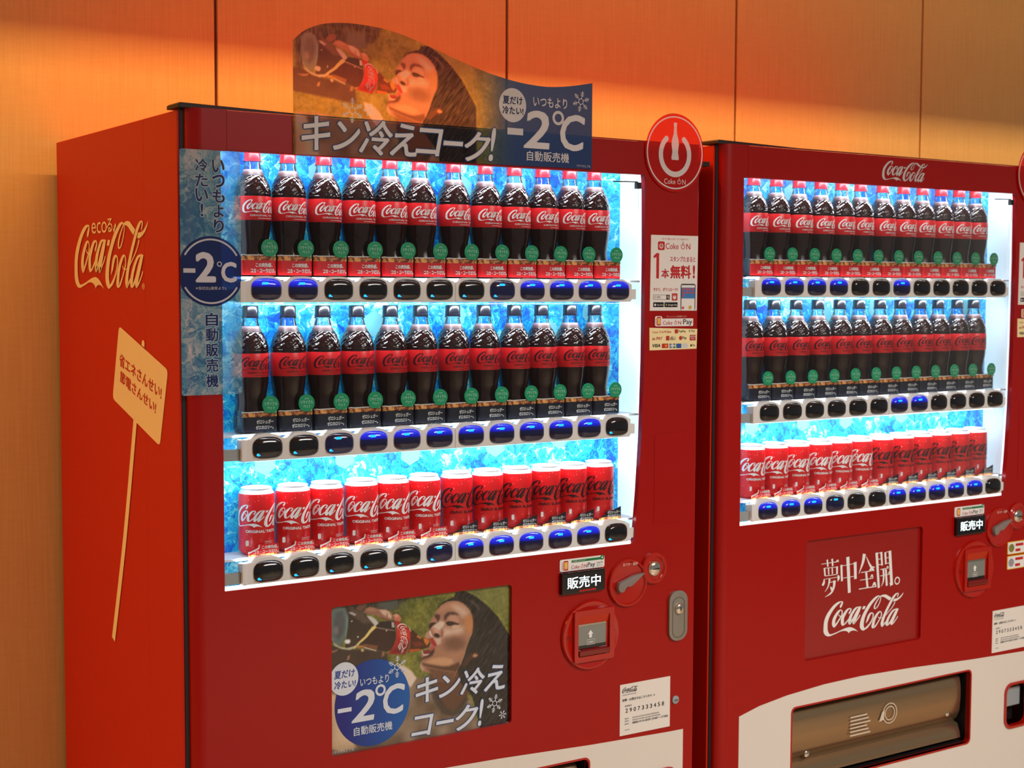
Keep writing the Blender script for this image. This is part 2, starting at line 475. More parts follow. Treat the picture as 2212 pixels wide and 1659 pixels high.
class Art:
    """flat print: polygons, strokes and lettering in a (u, v) plane"""
    def __init__(self):
        self.v, self.f, self.d, self.layer = [], [], [], 0
    def add(self, v, f, d=None):
        """each piece lies a hair (15 microns) above the one before, so overlaps never share a plane"""
        o = len(self.v)
        self.v += [tuple(map(float, p)) for p in v]
        self.f += [tuple(i + o for i in q) for q in f]
        if d is None:
            d = [1.5e-5 * (self.layer % 14)] * len(v)
            self.layer += 1
        self.d += list(d)
        return self
    def poly(self, pts, holes=()):
        loops = [list(pts)] + [list(h) for h in holes]
        flat = [p for l in loops for p in l]
        tr = tessellate_polygon([[Vector((p[0], p[1], 0)) for p in l] for l in loops])
        return self.add(flat, tr)
    def rect(self, x0, z0, x1, z1):
        return self.add([(x0, z0), (x1, z0), (x1, z1), (x0, z1)], [(0, 1, 2, 3)])
    def disc(self, cx, cz, r, n=32, rz=None):
        P = circle(cx, cz, r, n, rz)
        return self.add(P, [tuple(range(n))])
    def ring(self, cx, cz, r0, r1, n=40, a0=0, a1=360):
        P, f = [], []
        for i in range(n + 1):
            a = math.radians(a0 + (a1 - a0) * i / n)
            P += [(cx + r0 * math.cos(a), cz + r0 * math.sin(a)), (cx + r1 * math.cos(a), cz + r1 * math.sin(a))]
            if i:
                f.append((2 * i - 2, 2 * i - 1, 2 * i + 1, 2 * i))
        return self.add(P, f)
    def stroke(self, pts, n=5):
        """polyline of (u, v, width)"""
        S = spline(pts, n) if len(pts) > 2 else np.array(pts, float)
        d = np.gradient(S[:, :2], axis=0)
        d /= np.maximum(np.linalg.norm(d, axis=1, keepdims=True), 1e-9)
        nn = np.stack([-d[:, 1], d[:, 0]], 1)
        w = np.maximum(S[:, 2:3], 0) / 2
        A, B = S[:, :2] + nn * w, S[:, :2] - nn * w
        v = np.concatenate([A, B]); k = len(S)
        return self.add(v, [(i, i + 1, k + i + 1, k + i) for i in range(k - 1)])
    def text(self, body, x0, z0, x1=None, z1=None, size=None, bold=0.0, shear=0.0, res=3, rot=0.0, align='LEFT'):
        """lettering fitted to a box, or set at a size"""
        v, f = glyphs(body, 0.0, shear, res, align)
        if len(v) == 0:
            return self
        if bold > 0:                                        # heavier weight: overlapping shifted copies
            n = len(v); L0 = self.layer
            S = [(bold * math.cos(t), bold * math.sin(t)) for t in np.arange(8 if bold > 0.025 else 4) * (math.pi / (4 if bold > 0.025 else 2)) + math.pi / 4]
            f = [tuple(i + k * n for i in q) for k in range(len(S)) for q in f]
            v = np.concatenate([v + s for s in S])
            d = [1.5e-5 * ((L0 + k) % 14) for k in range(len(S)) for _ in range(n)]
            self.layer += len(S)
        else:
            d = None
        a, b = v.min(0), v.max(0)
        v = (v - a) / np.maximum(b - a, 1e-6) * (x1 - x0, z1 - z0)
        return self.add(v + (x0, z0), f, d)
    def logo(self, x0, z0, width, height=None):
        s = width / 1000; h = (height / 316) if height else s
        for st in LOGO_STROKES:
            S = [(x * s, z * h, w * s * 1.02) for x, z, w in st]
            A = Art().stroke(S, 4)
            self.add([(a + x0, b + z0) for a, b in A.v], A.f)
        for fl in LOGO_FILLS:
            self.poly([(x0 + x * s, z0 + z * h) for x, z in fl])
        return self
    def snow(self, cx, cz, r, w, rot=0.3):
        for k in range(6):
            a = rot + k * math.pi / 3
            d = np.array([math.cos(a), math.sin(a)]); c = np.array([cx, cz])
            self.stroke([(*(c + d * r * 0.22), w), (*(c + d * r), w)])
            b = a + math.pi / 3
            e = np.array([math.cos(b), math.sin(b)])
            self.stroke([(*(c + d * r * 0.3), w), (*(c + e * r * 0.3), w)])
            for q, l in ((0.5, 0.26), (0.68, 0.22), (0.84, 0.14)):
                for s in (-1, 1):
                    g = np.array([math.cos(a + s * 0.95), math.sin(a + s * 0.95)])
                    p = c + d * r * q
                    self.stroke([(*p, w * 0.9), (*(p + g * r * l), w * 0.8)])
        return self
    def wrapped(self, radius, theta0, step=0.004, lift=0.0004):
        """bend round a vertical cylinder; u is arc length from angle theta0 (0 faces -y, + towards +x)"""
        self.orient()
        bm = bmesh.new()
        vs = [bm.verts.new((p[0], p[1], d)) for p, d in zip(self.v, self.d)]
        for q in self.f:
            try:
                bm.faces.new([vs[i] for i in q])
            except ValueError:
                pass
        us = [p[0] for p in self.v]
        u = min(us) + step
        while u < max(us):
            bmesh.ops.bisect_plane(bm, geom=bm.verts[:] + bm.edges[:] + bm.faces[:], plane_co=(u, 0, 0), plane_no=(1, 0, 0))
            u += step
        mb = MB()
        bm.verts.index_update()
        rr = radius + lift
        V = [((rr + p.co.z) * math.sin(theta0 + p.co.x / radius), -(rr + p.co.z) * math.cos(theta0 + p.co.x / radius), p.co.y) for p in bm.verts]
        mb.add(V, [tuple(x.index for x in q.verts) for q in bm.faces])
        bm.free()
        return mb
    def orient(self):
        """all faces the same way round, facing out of the print"""
        F = []
        for q in self.f:
            ar = sum(self.v[q[i - 1]][0] * self.v[q[i]][1] - self.v[q[i]][0] * self.v[q[i - 1]][1] for i in range(len(q)))
            F.append(q if ar >= 0 else tuple(reversed(q)))
        self.f = F
    def mesh(self, name, m, y=-0.0008, side=False):
        me = bpy.data.meshes.new(name)
        self.orient()
        if side:                                            # on the side face x = const: u runs towards the front
            V = [(y - d, -p[0], p[1]) for p, d in zip(self.v, self.d)]
        else:
            V = [(p[0], y - d, p[1]) for p, d in zip(self.v, self.d)]
        me.from_pydata(V, [], self.f)
        me.materials.append(m)
        return me
    def build(self, name, m, parent, y=-0.0008, side=False, loc=None):
        return link(name, self.mesh(name, m, y, side), parent, loc)

# ---- traced lettering and picture outlines (logo in 1/1000 of its width, picture in 0.1 mm)
LOGO_STROKES = [
    [(205,235,6),(207,243,21),(213,254,23),(223,268,20),(227,280,17),(213,287,8),(179,280,20),(136,259,28),(96,227,33),(56,182,41),(34,137,45),(29,89,47),(32,53,49),(52,27,37),(82,13,17),(121,16,11),(167,24,10)],
    [(227,193,13),(224,206,12),(209,216,7),(186,206,22),(155,178,29),(130,141,36),(125,105,38),(132,85,23),(147,90,19),(179,119,15),(210,153,13),(226,179,13),(227,195,13)],
    [(184,178,8),(194,167,7),(214,160,6),(237,164,5)],
    [(316,168,9),(316,177,18),(328,191,15),(335,205,15),(320,215,8),(290,206,20),(260,178,29),(236,146,34),(231,113,37),(237,90,32),(252,85,12),(274,96,13),(305,122,10)],
    [(438,213,7),(410,214,11),(384,201,22),(354,172,26),(331,140,33),(320,108,36),(320,87,26),(334,93,20),(363,121,15),(389,155,14),(416,189,14),(438,211,13)],
    [(448,216,25),(430,184,31),(405,143,31),(380,107,32),(373,86,34),(384,86,15),(405,102,12),(434,125,10),(451,145,9)],
    [(692,272,7),(670,252,10),(644,224,14),(629,198,16),(630,182,16),(643,176,6),(662,186,10),(685,212,9),(702,243,9),(706,262,9),(700,274,8),(694,278,9),(677,283,10),(647,273,20),(606,248,27),(563,213,32),(521,166,35),(492,122,40),(476,78,45),(474,42,48),(492,17,34),(510,13,16),(542,26,18),(577,53,15),(602,84,13),(614,113,13),(612,133,13),(599,143,9),(577,138,19),(558,118,26),(546,94,23),(534,76,13),(524,62,2)],
    [(719,116,12),(716,132,13),(705,143,7),(682,137,18),(651,110,26),(627,77,31),(616,41,33),(613,21,34),(623,10,10),(644,21,15),(671,46,12),(699,79,12),(718,107,12),(719,118,12)],
    [(677,100,7),(688,89,6),(709,83,4),(739,88,4)],
    [(918,246,8),(926,262,12),(930,275,12),(919,281,6),(895,271,18),(862,244,24),(828,202,26),(790,153,27),(758,103,30),(737,63,32),(728,30,35),(731,11,17),(748,21,13),(777,43,10)],
    [(771,99,5),(809,128,7),(845,154,8),(871,179,9),(889,205,12)],
    [(914,140,7),(892,139,10),(866,130,17),(837,106,22),(810,74,27),(793,43,31),(789,21,33),(798,10,10),(820,23,16),(848,52,13),(874,88,13),(898,120,12),(914,137,12)],
    [(925,142,26),(908,114,27),(884,77,27),(861,43,28),(849,21,31),(854,10,10),(877,23,12),(910,51,9),(930,74,8)],
]
LOGO_FILLS = [
    [(144,21),(182,32),(220,41),(265,50),(309,54),(345,48),(381,33),(408,15),(429,0),(401,11),(373,18),(344,17),(325,11),(314,1),(304,12),(282,24),(249,30),(212,29),(167,19),(136,13)],
    [(487,216),(517,214),(504,189),(472,191)],
    [(414,219),(465,216),(462,210),(410,210)],
    [(889,145),(940,142),(936,136),(889,137)],
    [(699,282),(721,287),(747,289),(776,285),(804,270),(843,249),(819,227),(791,242),(759,261),(736,270),(710,272)],
    [(878,236),(911,236),(943,244),(974,262),(1000,282),(988,260),(962,237),(929,221),(895,212),(863,213)],
]
MINCHO = [
    [(-19,786,15),(541,795,18)],
    [(449,775,11),(520,826,39),(562,782,7)],
    [(171,876,52),(196,706,52)],
    [(334,881,60),(359,704,56)],
    [(84,688,60),(109,497,52)],
    [(503,681,70),(508,498,62)],
    [(74,682,15),(493,668,15)],
    [(217,667,48),(231,513,40)],
    [(340,662,49),(353,515,40)],
    [(109,494,18),(498,492,18)],
    [(71,421,12),(582,424,15)],
    [(529,474,19),(562,405,91),(533,320,13)],
    [(81,427,25),(73,341,74),(33,287,67),(24,274,12)],
    [(264,407,71),(218,238,41),(109,119,10)],
    [(236,323,15),(440,330,21)],
    [(429,353,92),(403,188,75),(314,66,51),(122,-7,7)],
    [(289,222,17),(332,166,69),(322,124,21)],
    [(647,703,74),(677,311,70)],
    [(637,675,15),(1073,689,15)],
    [(1114,722,109),(1136,313,92)],
    [(665,379,15),(1102,383,15)],
    [(860,873,115),(935,3,103)],
    [(1425,890,116),(1378,688,85),(1248,427,13)],
    [(1491,825,11),(1602,635,55),(1724,489,76),(1778,445,16)],
    [(1722,541,50),(1808,525,6)],
    [(1321,449,21),(1693,454,21)],
    [(1607,456,20),(1649,496,50),(1682,445,7)],
    [(1295,266,18),(1751,269,18)],
    [(1655,287,12),(1706,341,59),(1751,262,8)],
    [(1501,437,75),(1559,44,75)],
    [(1258,55,24),(1865,55,27)],
    [(1725,70,16),(1798,137,77),(1865,47,11)],
    [(1852,878,93),(1952,8,81)],
    [(1842,857,15),(2024,862,15)],
    [(2013,878,76),(2055,544,64)],
    [(1878,712,15),(2029,711,15)],
    [(1893,576,18),(2043,575,18)],
    [(2154,856,73),(2184,561,60)],
    [(2154,856,15),(2306,864,15)],
    [(2316,878,103),(2407,25,104)],
    [(2329,94,11),(2386,12,63)],
    [(2180,719,15),(2332,711,15)],
    [(2195,582,18),(2347,582,18)],
    [(1993,453,18),(2285,460,18)],
    [(2208,483,10),(2252,494,39),(2285,453,7)],
    [(1998,295,18),(2333,304,18)],
    [(2278,325,12),(2304,353,37),(2333,297,8)],
    [(2101,449,64),(2117,267,61),(2099,134,44),(2037,36,9)],
    [(2188,440,69),(2233,29,77)],
]
ART = {
    'trees': [(2693,9165),(4555,9084),(4455,8941),(4206,8816),(4033,8749),(3497,8792),(2782,8258),(2689,8270)],
    'lawn_top': [(5140,8996),(6838,9059),(6843,8135),(6459,8504),(6029,8806),(5633,8964)],
    'jacket': [(4479,7456),(4732,7374),(4948,7388),(5064,6944),(5349,6583),(5611,6564),(5875,6843),(6090,6120),(5246,6079),(2678,6083),(2685,7415),(3253,7416),(3981,7308)],
    'sleeve': [(2685,7372),(2920,7337),(3060,6926),(3249,6460),(3345,6248),(3010,6219),(2680,6384)],
    'shirt': [(4205,7716),(4379,7669),(4555,7534),(4656,7386),(4529,7226),(4379,7381),(4229,7558)],
    'collar': [(4987,7337),(5115,7026),(5323,6700),(5480,6608),(5611,6701),(5769,6859),(5848,6801),(5690,6552),(5480,6494),(5219,6604),(5013,6929),(4948,7231)],
    'hair': [(5119,8704),(5269,8814),(5502,8877),(5541,8963),(5738,8975),(6029,8806),(6297,8592),(6541,8334),(6733,8056),(6899,7803),(6908,6008),(6117,6115),(6009,6570),(5888,6932),(5768,7224),(5767,7497),(5872,7801),(5938,8111),(5937,8339),(5871,8552),(5686,8721),(5476,8795),(5269,8776)],
    'neck': [(4948,7437),(5141,7382),(5452,7383),(5714,7504),(5820,7490),(5822,6851),(5690,6666),(5427,6605),(5193,6766),(5038,7060),(4961,7296)],
}
PAINT = [   # colour, edge softness, opacity, outline
    ((30,28,27),18,1,[(5117,8660),(5205,8770),(5306,8813),(5471,8811),(5509,8900),(5637,8963),(5791,8923),(5960,8849),(6191,8666),(6380,8499),(6552,8321),(6559,6693),(5965,6784),(5640,7168),(5589,7420),(5691,7572),(5794,7836),(5897,8067),(5935,8296),(5870,8548),(5702,8734),(5535,8800),(5331,8797)]),
    ((165,120,95),12,1,[(5117,8660),(5205,8748),(5331,8794),(5458,8801),(5586,8783),(5715,8722),(5831,8608),(5909,8488),(5935,8352),(5935,8218),(5910,8077),(5845,7974),(5781,7815),(5730,7656),(5665,7520),(5589,7431),(5512,7276),(5384,7217),(5080,7261),(5005,7437),(4792,7489),(4749,7583),(4730,7651),(4768,7744),(4755,7844),(4805,7892),(4917,7898),(4967,8034),(4892,8131),(4830,8172),(4867,8243),(4942,8288),(4917,8379),(4967,8471),(5004,8510),(5029,8561),(5092,8619)]),
    ((190,140,110),62,0.9,[(5205,8726),(5357,8785),(5586,8770),(5766,8660),(5870,8537),(5766,8572),(5574,8650),(5382,8651),(5205,8606),(5117,8627)]),
    ((212,184,162),88,0.9,[(5471,8706),(5599,8691),(5740,8619),(5831,8531),(5818,8455),(5689,8459),(5612,8535),(5510,8624)]),
    ((198,132,78),75,0.9,[(5767,8461),(5909,8455),(5929,8308),(5910,8132),(5819,8088),(5754,8263)]),
    ((212,182,160),88,0.95,[(5281,8300),(5459,8256),(5613,8281),(5715,8246),(5716,8157),(5575,8109),(5383,8111),(5256,8106),(5231,8164)]),
    ((122,84,64),100,0.95,[(5307,8066),(5511,8084),(5703,8014),(5768,7928),(5716,7824),(5537,7793),(5358,7839),(5256,7941)]),
    ((172,124,92),75,0.8,[(5105,7873),(5307,7791),(5588,7753),(5716,7791),(5678,7663),(5460,7681),(5206,7738),(5067,7779)]),
    ((75,50,42),28,1,[(5281,8542),(5357,8588),(5484,8583),(5574,8540),(5599,8503),(5510,8525),(5408,8538),(5345,8501),(5307,8429),(5269,8478)]),
    ((188,142,117),25,1,[(5357,8467),(5433,8512),(5535,8500),(5600,8437),(5625,8345),(5510,8382),(5383,8420)]),
    ((45,30,28),15,1,[(5307,8385),(5370,8410),(5459,8394),(5548,8355),(5619,8330),(5600,8310),(5510,8332),(5434,8314),(5357,8324)]),
    ((215,186,162),30,0.9,[(5459,8305),(5574,8302),(5638,8289),(5587,8256),(5459,8261)]),
    ((80,52,45),22,1,[(5054,8569),(5117,8584),(5180,8554),(5180,8488),(5130,8429),(5105,8465),(5067,8524)]),
    ((175,125,105),15,1,[(5004,8499),(5054,8520),(5098,8487),(5105,8432),(5042,8418),(4979,8426)]),
    ((50,32,28),15,1,[(4929,8388),(4967,8427),(5042,8429),(5105,8410),(5029,8376),(4967,8318),(4929,8312)]),
    ((214,194,174),30,1,[(5105,8399),(5205,8441),(5294,8387),(5256,8325),(5206,8288),(5155,8228),(5055,8285),(5004,8335)]),
    ((188,134,112),20,1,[(4992,8315),(5055,8329),(5130,8275),(5206,8222),(5225,8165),(5180,8126),(5105,8169),(5029,8212)]),
    ((206,166,146),22,0.9,[(5042,8308),(5105,8290),(5168,8227),(5130,8199),(5055,8252)]),
    ((140,92,75),20,0.9,[(5218,8264),(5256,8215),(5244,8129),(5193,8114),(5206,8178)]),
    ((45,25,22),15,1,[(5055,8208),(5130,8199),(5180,8148),(5155,8113),(5092,8127),(5042,8166)]),
    ((202,172,152),25,1,[(5017,8131),(5105,8109),(5206,8101),(5206,8002),(5130,7963),(5067,8053)]),
    ((190,140,120),18,1,[(4867,8232),(4942,8266),(4992,8162),(4942,8124),(4855,8147)]),
    ((230,224,218),8,0.9,[(4936,8267),(4973,8262),(4979,8218),(5017,8148),(4998,8144),(4954,8199)]),
    ((165,40,45),12,1,[(4954,8123),(5017,8126),(5067,8053),(5111,7960),(5042,7958),(4979,8032)]),
    ((196,72,78),11,1,[(4942,7939),(5005,7963),(5067,7944),(5055,7902),(4980,7901)]),
    ((75,45,35),28,1,[(4954,7871),(5055,7913),(5055,7847),(5005,7777),(4905,7747),(4805,7739),(4755,7713),(4768,7766),(4880,7794)]),
    ((130,35,35),11,1,[(4780,7906),(4880,7903),(4954,7904),(4955,7849),(4880,7827),(4805,7837)]),
    ((222,202,192),9,0.9,[(4761,7919),(4780,7917),(4817,7835),(4917,7822),(4942,7829),(4917,7800),(4805,7804)]),
    ((202,156,116),45,1,[(4842,7668),(5005,7722),(5156,7723),(5307,7702),(5460,7648),(5486,7578),(5384,7537),(5232,7548),(5055,7594),(4917,7636)]),
    ((85,55,38),32,0.95,[(4792,7664),(4917,7619),(5068,7576),(5232,7531),(5384,7515),(5511,7542),(5614,7572),(5640,7479),(5537,7383),(5384,7427),(5206,7474),(5030,7532),(4880,7586),(4805,7619)]),
    ((112,76,53),32,1,[(4880,7553),(5068,7505),(5282,7441),(5537,7372),(5486,7202),(5080,7261),(4992,7428)]),
    ((192,166,142),15,0.9,[(4730,7651),(4780,7622),(4830,7528),(4786,7512),(4749,7572)]),
    ((78,50,36),32,0.9,[(5768,7617),(5898,7711),(6028,7726),(6080,7630),(5924,7584),(5795,7480),(5678,7474)]),
    ((188,138,102),18,1,[(5924,7640),(5963,7691),(6028,7671),(6054,7633),(5989,7607)]),
    ((112,102,98),32,0.6,[(5817,8776),(5973,8647),(6091,8533),(6051,8660),(5921,8764)]),
    ((58,42,35),37,1,[(2491,8282),(2806,8285),(3084,8167),(3487,8103),(3898,8030),(4022,7948),(4021,7661),(2489,7833)]),
    ((150,110,85),17,0.9,[(2726,8152),(2874,8168),(2984,8180),(2944,8140),(2874,8122)]),
    ((165,125,100),15,0.9,[(3174,8027),(3224,8029),(3203,7950),(3153,7948)]),
    ((150,105,85),15,0.9,[(3908,8010),(3970,8020),(3949,7921),(3887,7902)]),
    ((84,92,86),37,0.9,[(3817,9108),(4253,9077),(4242,8810),(4107,8770),(3817,8860)]),
    ((112,76,62),17,1,[(3348,8906),(3429,8979),(3531,9013),(3582,8970),(3561,8909),(3469,8846),(3368,8849)]),
    ((55,42,34),15,1,[(3117,8970),(3348,8888),(3489,8798),(3673,8703),(3857,8570),(4138,8554),(4210,8285),(4137,8016),(4001,7988),(3794,8044),(3488,8149),(3285,8140),(3114,8172),(3165,8510)]),
    ((96,116,113),26,1,[(2808,8880),(2888,8970),(3017,8995),(3127,8937),(3191,8780),(3176,8555),(3125,8352),(3034,8237),(2905,8263),(2836,8390),(2807,8592)]),
    ((80,85,92),43,0.9,[(2937,8883),(3067,8885),(3116,8698),(3085,8475),(2985,8352),(2896,8454),(2887,8681)]),
    ((150,140,135),32,0.6,[(2896,8599),(2966,8608),(2985,8497),(2935,8449),(2886,8501)]),
    ((112,152,147),13,0.9,[(3156,8802),(3181,8726),(3170,8546),(3135,8378),(3115,8390),(3140,8559),(3146,8731)]),
    ((188,188,164),15,1,[(2846,8407),(2885,8311),(3004,8223),(3164,8174),(3346,8196),(3468,8271),(3386,8163),(3214,8131),(3044,8172),(2895,8255)]),
    ((112,97,82),37,0.6,[(3207,8932),(3348,8879),(3510,8787),(3693,8590),(3509,8595),(3287,8768)]),
    ((192,192,192),13,0.9,[(3187,8853),(3267,8843),(3358,8787),(3327,8763),(3227,8812)]),
    ((208,208,204),13,0.95,[(3571,8743),(3673,8712),(3775,8635),(3832,8564),(3754,8509),(3693,8590),(3611,8683)]),
    ((50,25,20),19,1,[(3795,8486),(4179,8391),(4210,8285),(4137,8026),(4001,7997),(3815,8078),(3488,8232),(3549,8315),(3672,8400)]),
    ((34,27,26),17,1,[(3857,8588),(4169,8569),(4190,8399),(3795,8495)]),
    ((228,208,124),11,1,[(3754,8528),(3785,8487),(3672,8409),(3590,8328),(3488,8259),(3346,8196),(3325,8134),(3285,8158),(3407,8261),(3529,8345),(3611,8436),(3693,8517)]),
    ((120,75,45),13,1,[(3508,8211),(3815,8133),(3784,8054),(3528,8144)]),
    ((200,140,60),13,0.9,[(3346,8186),(3488,8186),(3549,8141),(3386,8145)]),
    ((226,216,206),6,1,[(3528,8144),(3784,8045),(3774,8034),(3518,8131)]),
    ((172,152,142),8,0.9,[(3775,8493),(4169,8383),(4169,8369),(3775,8477)]),
    ((236,240,240),17,1,[(3104,8309),(3145,8340),(3215,8331),(3235,8292),(3205,8251),(3134,8260)]),
    ((236,240,240),6,1,[(3241,8674),(3256,8685),(3277,8669),(3256,8654)]),
    ((236,240,240),6,1,[(3371,8361),(3387,8377),(3407,8352),(3387,8336)]),
    ((236,240,240),6,1,[(3981,8402),(3997,8416),(4014,8398),(3997,8385)]),
    ((204,174,144),11,1,[(3447,8109),(3477,8128),(3518,8095),(3508,8060),(3467,8060)]),
    ((225,225,225),11,0.8,[(4106,8558),(4158,8533),(4174,8438),(4116,8445)]),
    ((176,26,30),9,1,[(4148,8571),(4253,8540),(4379,8468),(4484,8381),(4526,8282),(4516,8162),(4484,8026),(4420,7922),(4378,7891),(4032,7947),(4116,8038),(4189,8158),(4221,8321),(4211,8452)]),
    ((222,58,36),65,0.9,[(4231,8375),(4378,8375),(4495,8323),(4505,8191),(4420,8183),(4294,8219),(4231,8264)]),
    ((100,12,18),54,0.8,[(4137,8016),(4262,8074),(4420,8081),(4494,8099),(4463,7991),(4378,7900),(4053,7949)]),
    ((150,105,85),15,1,[(3500,8815),(3561,8881),(3643,8899),(3755,8867),(3837,8830),(3982,8804),(4065,8766),(4117,8704),(4148,8608),(4085,8579),(3982,8619),(3878,8660),(3755,8730),(3612,8765)]),
    ((216,190,166),28,0.95,[(3837,8821),(3982,8799),(4065,8748),(4117,8667),(4096,8615),(4002,8663),(3909,8729)]),
    ((108,68,54),19,0.9,[(3858,8680),(3982,8629),(4096,8587),(4054,8573),(3899,8639)]),
    ((132,92,74),11,0.9,[(3997,8728),(4015,8735),(4028,8660),(4008,8625)]),
    ((180,132,108),28,0.8,[(3571,8862),(3653,8884),(3755,8849),(3796,8798),(3693,8801),(3591,8823)]),
    ((205,120,100),13,1,[(4138,8683),(4211,8702),(4284,8656),(4321,8596),(4305,8543),(4253,8549),(4169,8587)]),
    ((222,172,146),19,0.9,[(4159,8681),(4221,8692),(4274,8648),(4211,8619)]),
    ((70,30,16),11,1,[(4516,8377),(4611,8299),(4718,8201),(4825,8150),(4932,8126),(4965,8037),(4932,7957),(4739,7926),(4463,7907),(4516,8022),(4526,8244)]),
    ((122,42,18),28,0.9,[(4547,8101),(4718,8098),(4825,8018),(4632,7997)]),
    ((204,124,34),17,1,[(4803,8143),(4911,8138),(4943,8059),(4889,7991),(4836,8054)]),
    ((206,132,52),13,1,[(4675,8225),(4782,8155),(4739,8142),(4654,8200)]),
    ((192,82,26),13,1,[(4505,7972),(4739,7952),(4739,7921),(4484,7909)]),
    ((235,225,215),9,0.9,[(4495,8379),(4516,8372),(4537,8318),(4526,8310)]),
]
LABEL_PATH = [(4292, 8507), (4378, 8357), (4399, 8223), (4362, 8079), (4262, 7948)]

# ------------------------------------------------------------------ the setting
fl = MB().box(-4, 7, -6.5, WALL_Y + 0.04, -0.05, -0.0097).build('floor', FLOOR); tag(fl, kind='structure')
wall = MB().box(-4, 7, WALL_Y + 0.02, WALL_Y + 0.1, -0.0097, 2.7).build('wall_back', mat('wall_core', (70, 40, 22), 0.8))
tag(wall, kind='structure')
SEAMS = [-2.747, -1.968, -1.189, -0.41, 0.3684, 1.1531, 1.9306, 2.7047, 3.483, 4.262, 5.041]
for i in range(len(SEAMS) - 1):
    MB().box(SEAMS[i] + 0.004, SEAMS[i + 1] - 0.004, WALL_Y, WALL_Y + 0.02, -0.0097, 2.7).build('panel', WOOD, wall, bevel=0.0015, seg=1)
STRIP = mat('joint_strip', (96, 50, 26), 0.5)
for s in SEAMS[1:-1]:
    MB().box(s - 0.0016, s + 0.0016, WALL_Y + 0.006, WALL_Y + 0.02, -0.0097, 2.7).build('joint_strip', STRIP, wall)
# ceiling with the lamp slot in front of the panelling
ce = MB()
ce.box(-4, 7, -6.5, 0.27, 2.7, 2.72).box(-4, 7, 0.467, WALL_Y + 0.1, 2.7, 2.72)
ceiling = tag(ce.build('ceiling', CEIL), kind='structure')
MB().box(-4, 7, 0.27, 0.28, 2.72, 3.0).box(-4, 7, 0.467, 0.477, 2.72, 3.0).box(-4, 7, 0.27, 0.477, 3.0, 3.01).build('lamp_housing', mat('housing_grey', (128, 120, 112), 0.6), ceiling)

# ------------------------------------------------------------------ the advert picture, painted as flat print
def smooth(x):
    x = np.clip(x, 0, 1)
    return x * x * (3 - 2 * x)

def poly_sd(P, poly):
    poly = np.array(poly, float)
    d = np.full(len(P), 1e9); inside = np.zeros(len(P), bool)
    n = len(poly)
    for i in range(n):
        a, b = poly[i], poly[(i + 1) % n]
        e = b - a; w = P - a
        t = np.clip((w @ e) / max(e @ e, 1e-12), 0, 1)
        d = np.minimum(d, np.linalg.norm(w - t[:, None] * e, axis=1))
        c = ((a[1] <= P[:, 1]) != (b[1] <= P[:, 1]))
        x = a[0] + (P[:, 1] - a[1]) * e[0] / (e[1] if abs(e[1]) > 1e-12 else 1e-12)
        inside ^= c & (P[:, 0] < x)
    return np.where(inside, -d, d)

def vnoise(P, scale, seed=0):
    q = P / scale; i = np.floor(q).astype(int); f = q - i; f = f * f * (3 - 2 * f)
    def h(a, b):
        k = (a * 374761393 + b * 668265263 + seed * 974711) & 0x7fffffff
        k = ((k ^ (k >> 13)) * 1274126177) & 0x7fffffff
        return ((k ^ (k >> 16)) & 0xffff) / 65535.0
    a = h(i[:, 0], i[:, 1]); b = h(i[:, 0] + 1, i[:, 1]); c = h(i[:, 0], i[:, 1] + 1); d = h(i[:, 0] + 1, i[:, 1] + 1)
    return (a * (1 - f[:, 0]) + b * f[:, 0]) * (1 - f[:, 1]) + (c * (1 - f[:, 0]) + d * f[:, 0]) * f[:, 1]

def paint_picture(P):
    """P: (n, 2) picture coordinates in 0.1 mm; returns sRGB 0-255"""
    n1, n2, n3 = vnoise(P, 60, 1), vnoise(P, 18, 2), vnoise(P, 250, 3)
    col = np.array([112, 116, 46.]) + (n1[:, None] - 0.5) * 34 + (n2[:, None] - 0.5) * 24 + (n3[:, None] - 0.5) * np.array([50, 44, 10.])
    def lay(poly, c, soft=8, alpha=1.0, off=0):
        nonlocal col
        sd = poly_sd(P, ART[poly] if isinstance(poly, str) else poly) - off
        mk = smooth(0.5 - sd / (2 * soft)) * alpha
        c = np.array(c, float)
        if c.ndim == 1:
            c = c[None, :]
        col = col * (1 - mk[:, None]) + c * mk[:, None]
    tr = np.array([58, 54, 44.]) + (vnoise(P * (1, 0.25), 22, 5)[:, None] - 0.5) * 60
    lay('trees', tr, 60)
    lay([(2600, 12500), (6100, 12500), (4555, 9084), (2693, 9165)], tr, 60)
    lay('lawn_top', (128, 132, 82), 70, 0.5)
    lay('jacket', np.array([126, 108, 88.]) + (n3[:, None] - 0.5) * 60, 25)
    lay('sleeve', np.array([205, 180, 146.]) + (n3[:, None] - 0.5) * 60, 40)
    lay('shirt', (222, 206, 188), 25)
    strands = (vnoise(P @ np.array([[0.8, 0.6], [-0.6, 0.8]]) * (1, 0.12), 16, 8)[:, None] - 0.45) * 52
    lay('hair', np.array([30, 28, 27.]) + strands, 20)
    lay('neck', (96, 64, 46), 25)
    lay('collar', (58, 50, 44), 40, 0.8)
    for k, (c, soft, al, poly) in enumerate(PAINT):
        lay(poly, np.array(c, float) + (strands if k == 0 else (n3[:, None] - 0.5) * 10), soft, al)
    col += (n2[:, None] - 0.5) * 8
    return np.clip(col, 0, 255)

def to_linear(c):
    c = np.clip(c / 255.0, 0, 1)
    return np.where(c <= 0.04045, c / 12.92, ((c + 0.055) / 1.055) ** 2.4)

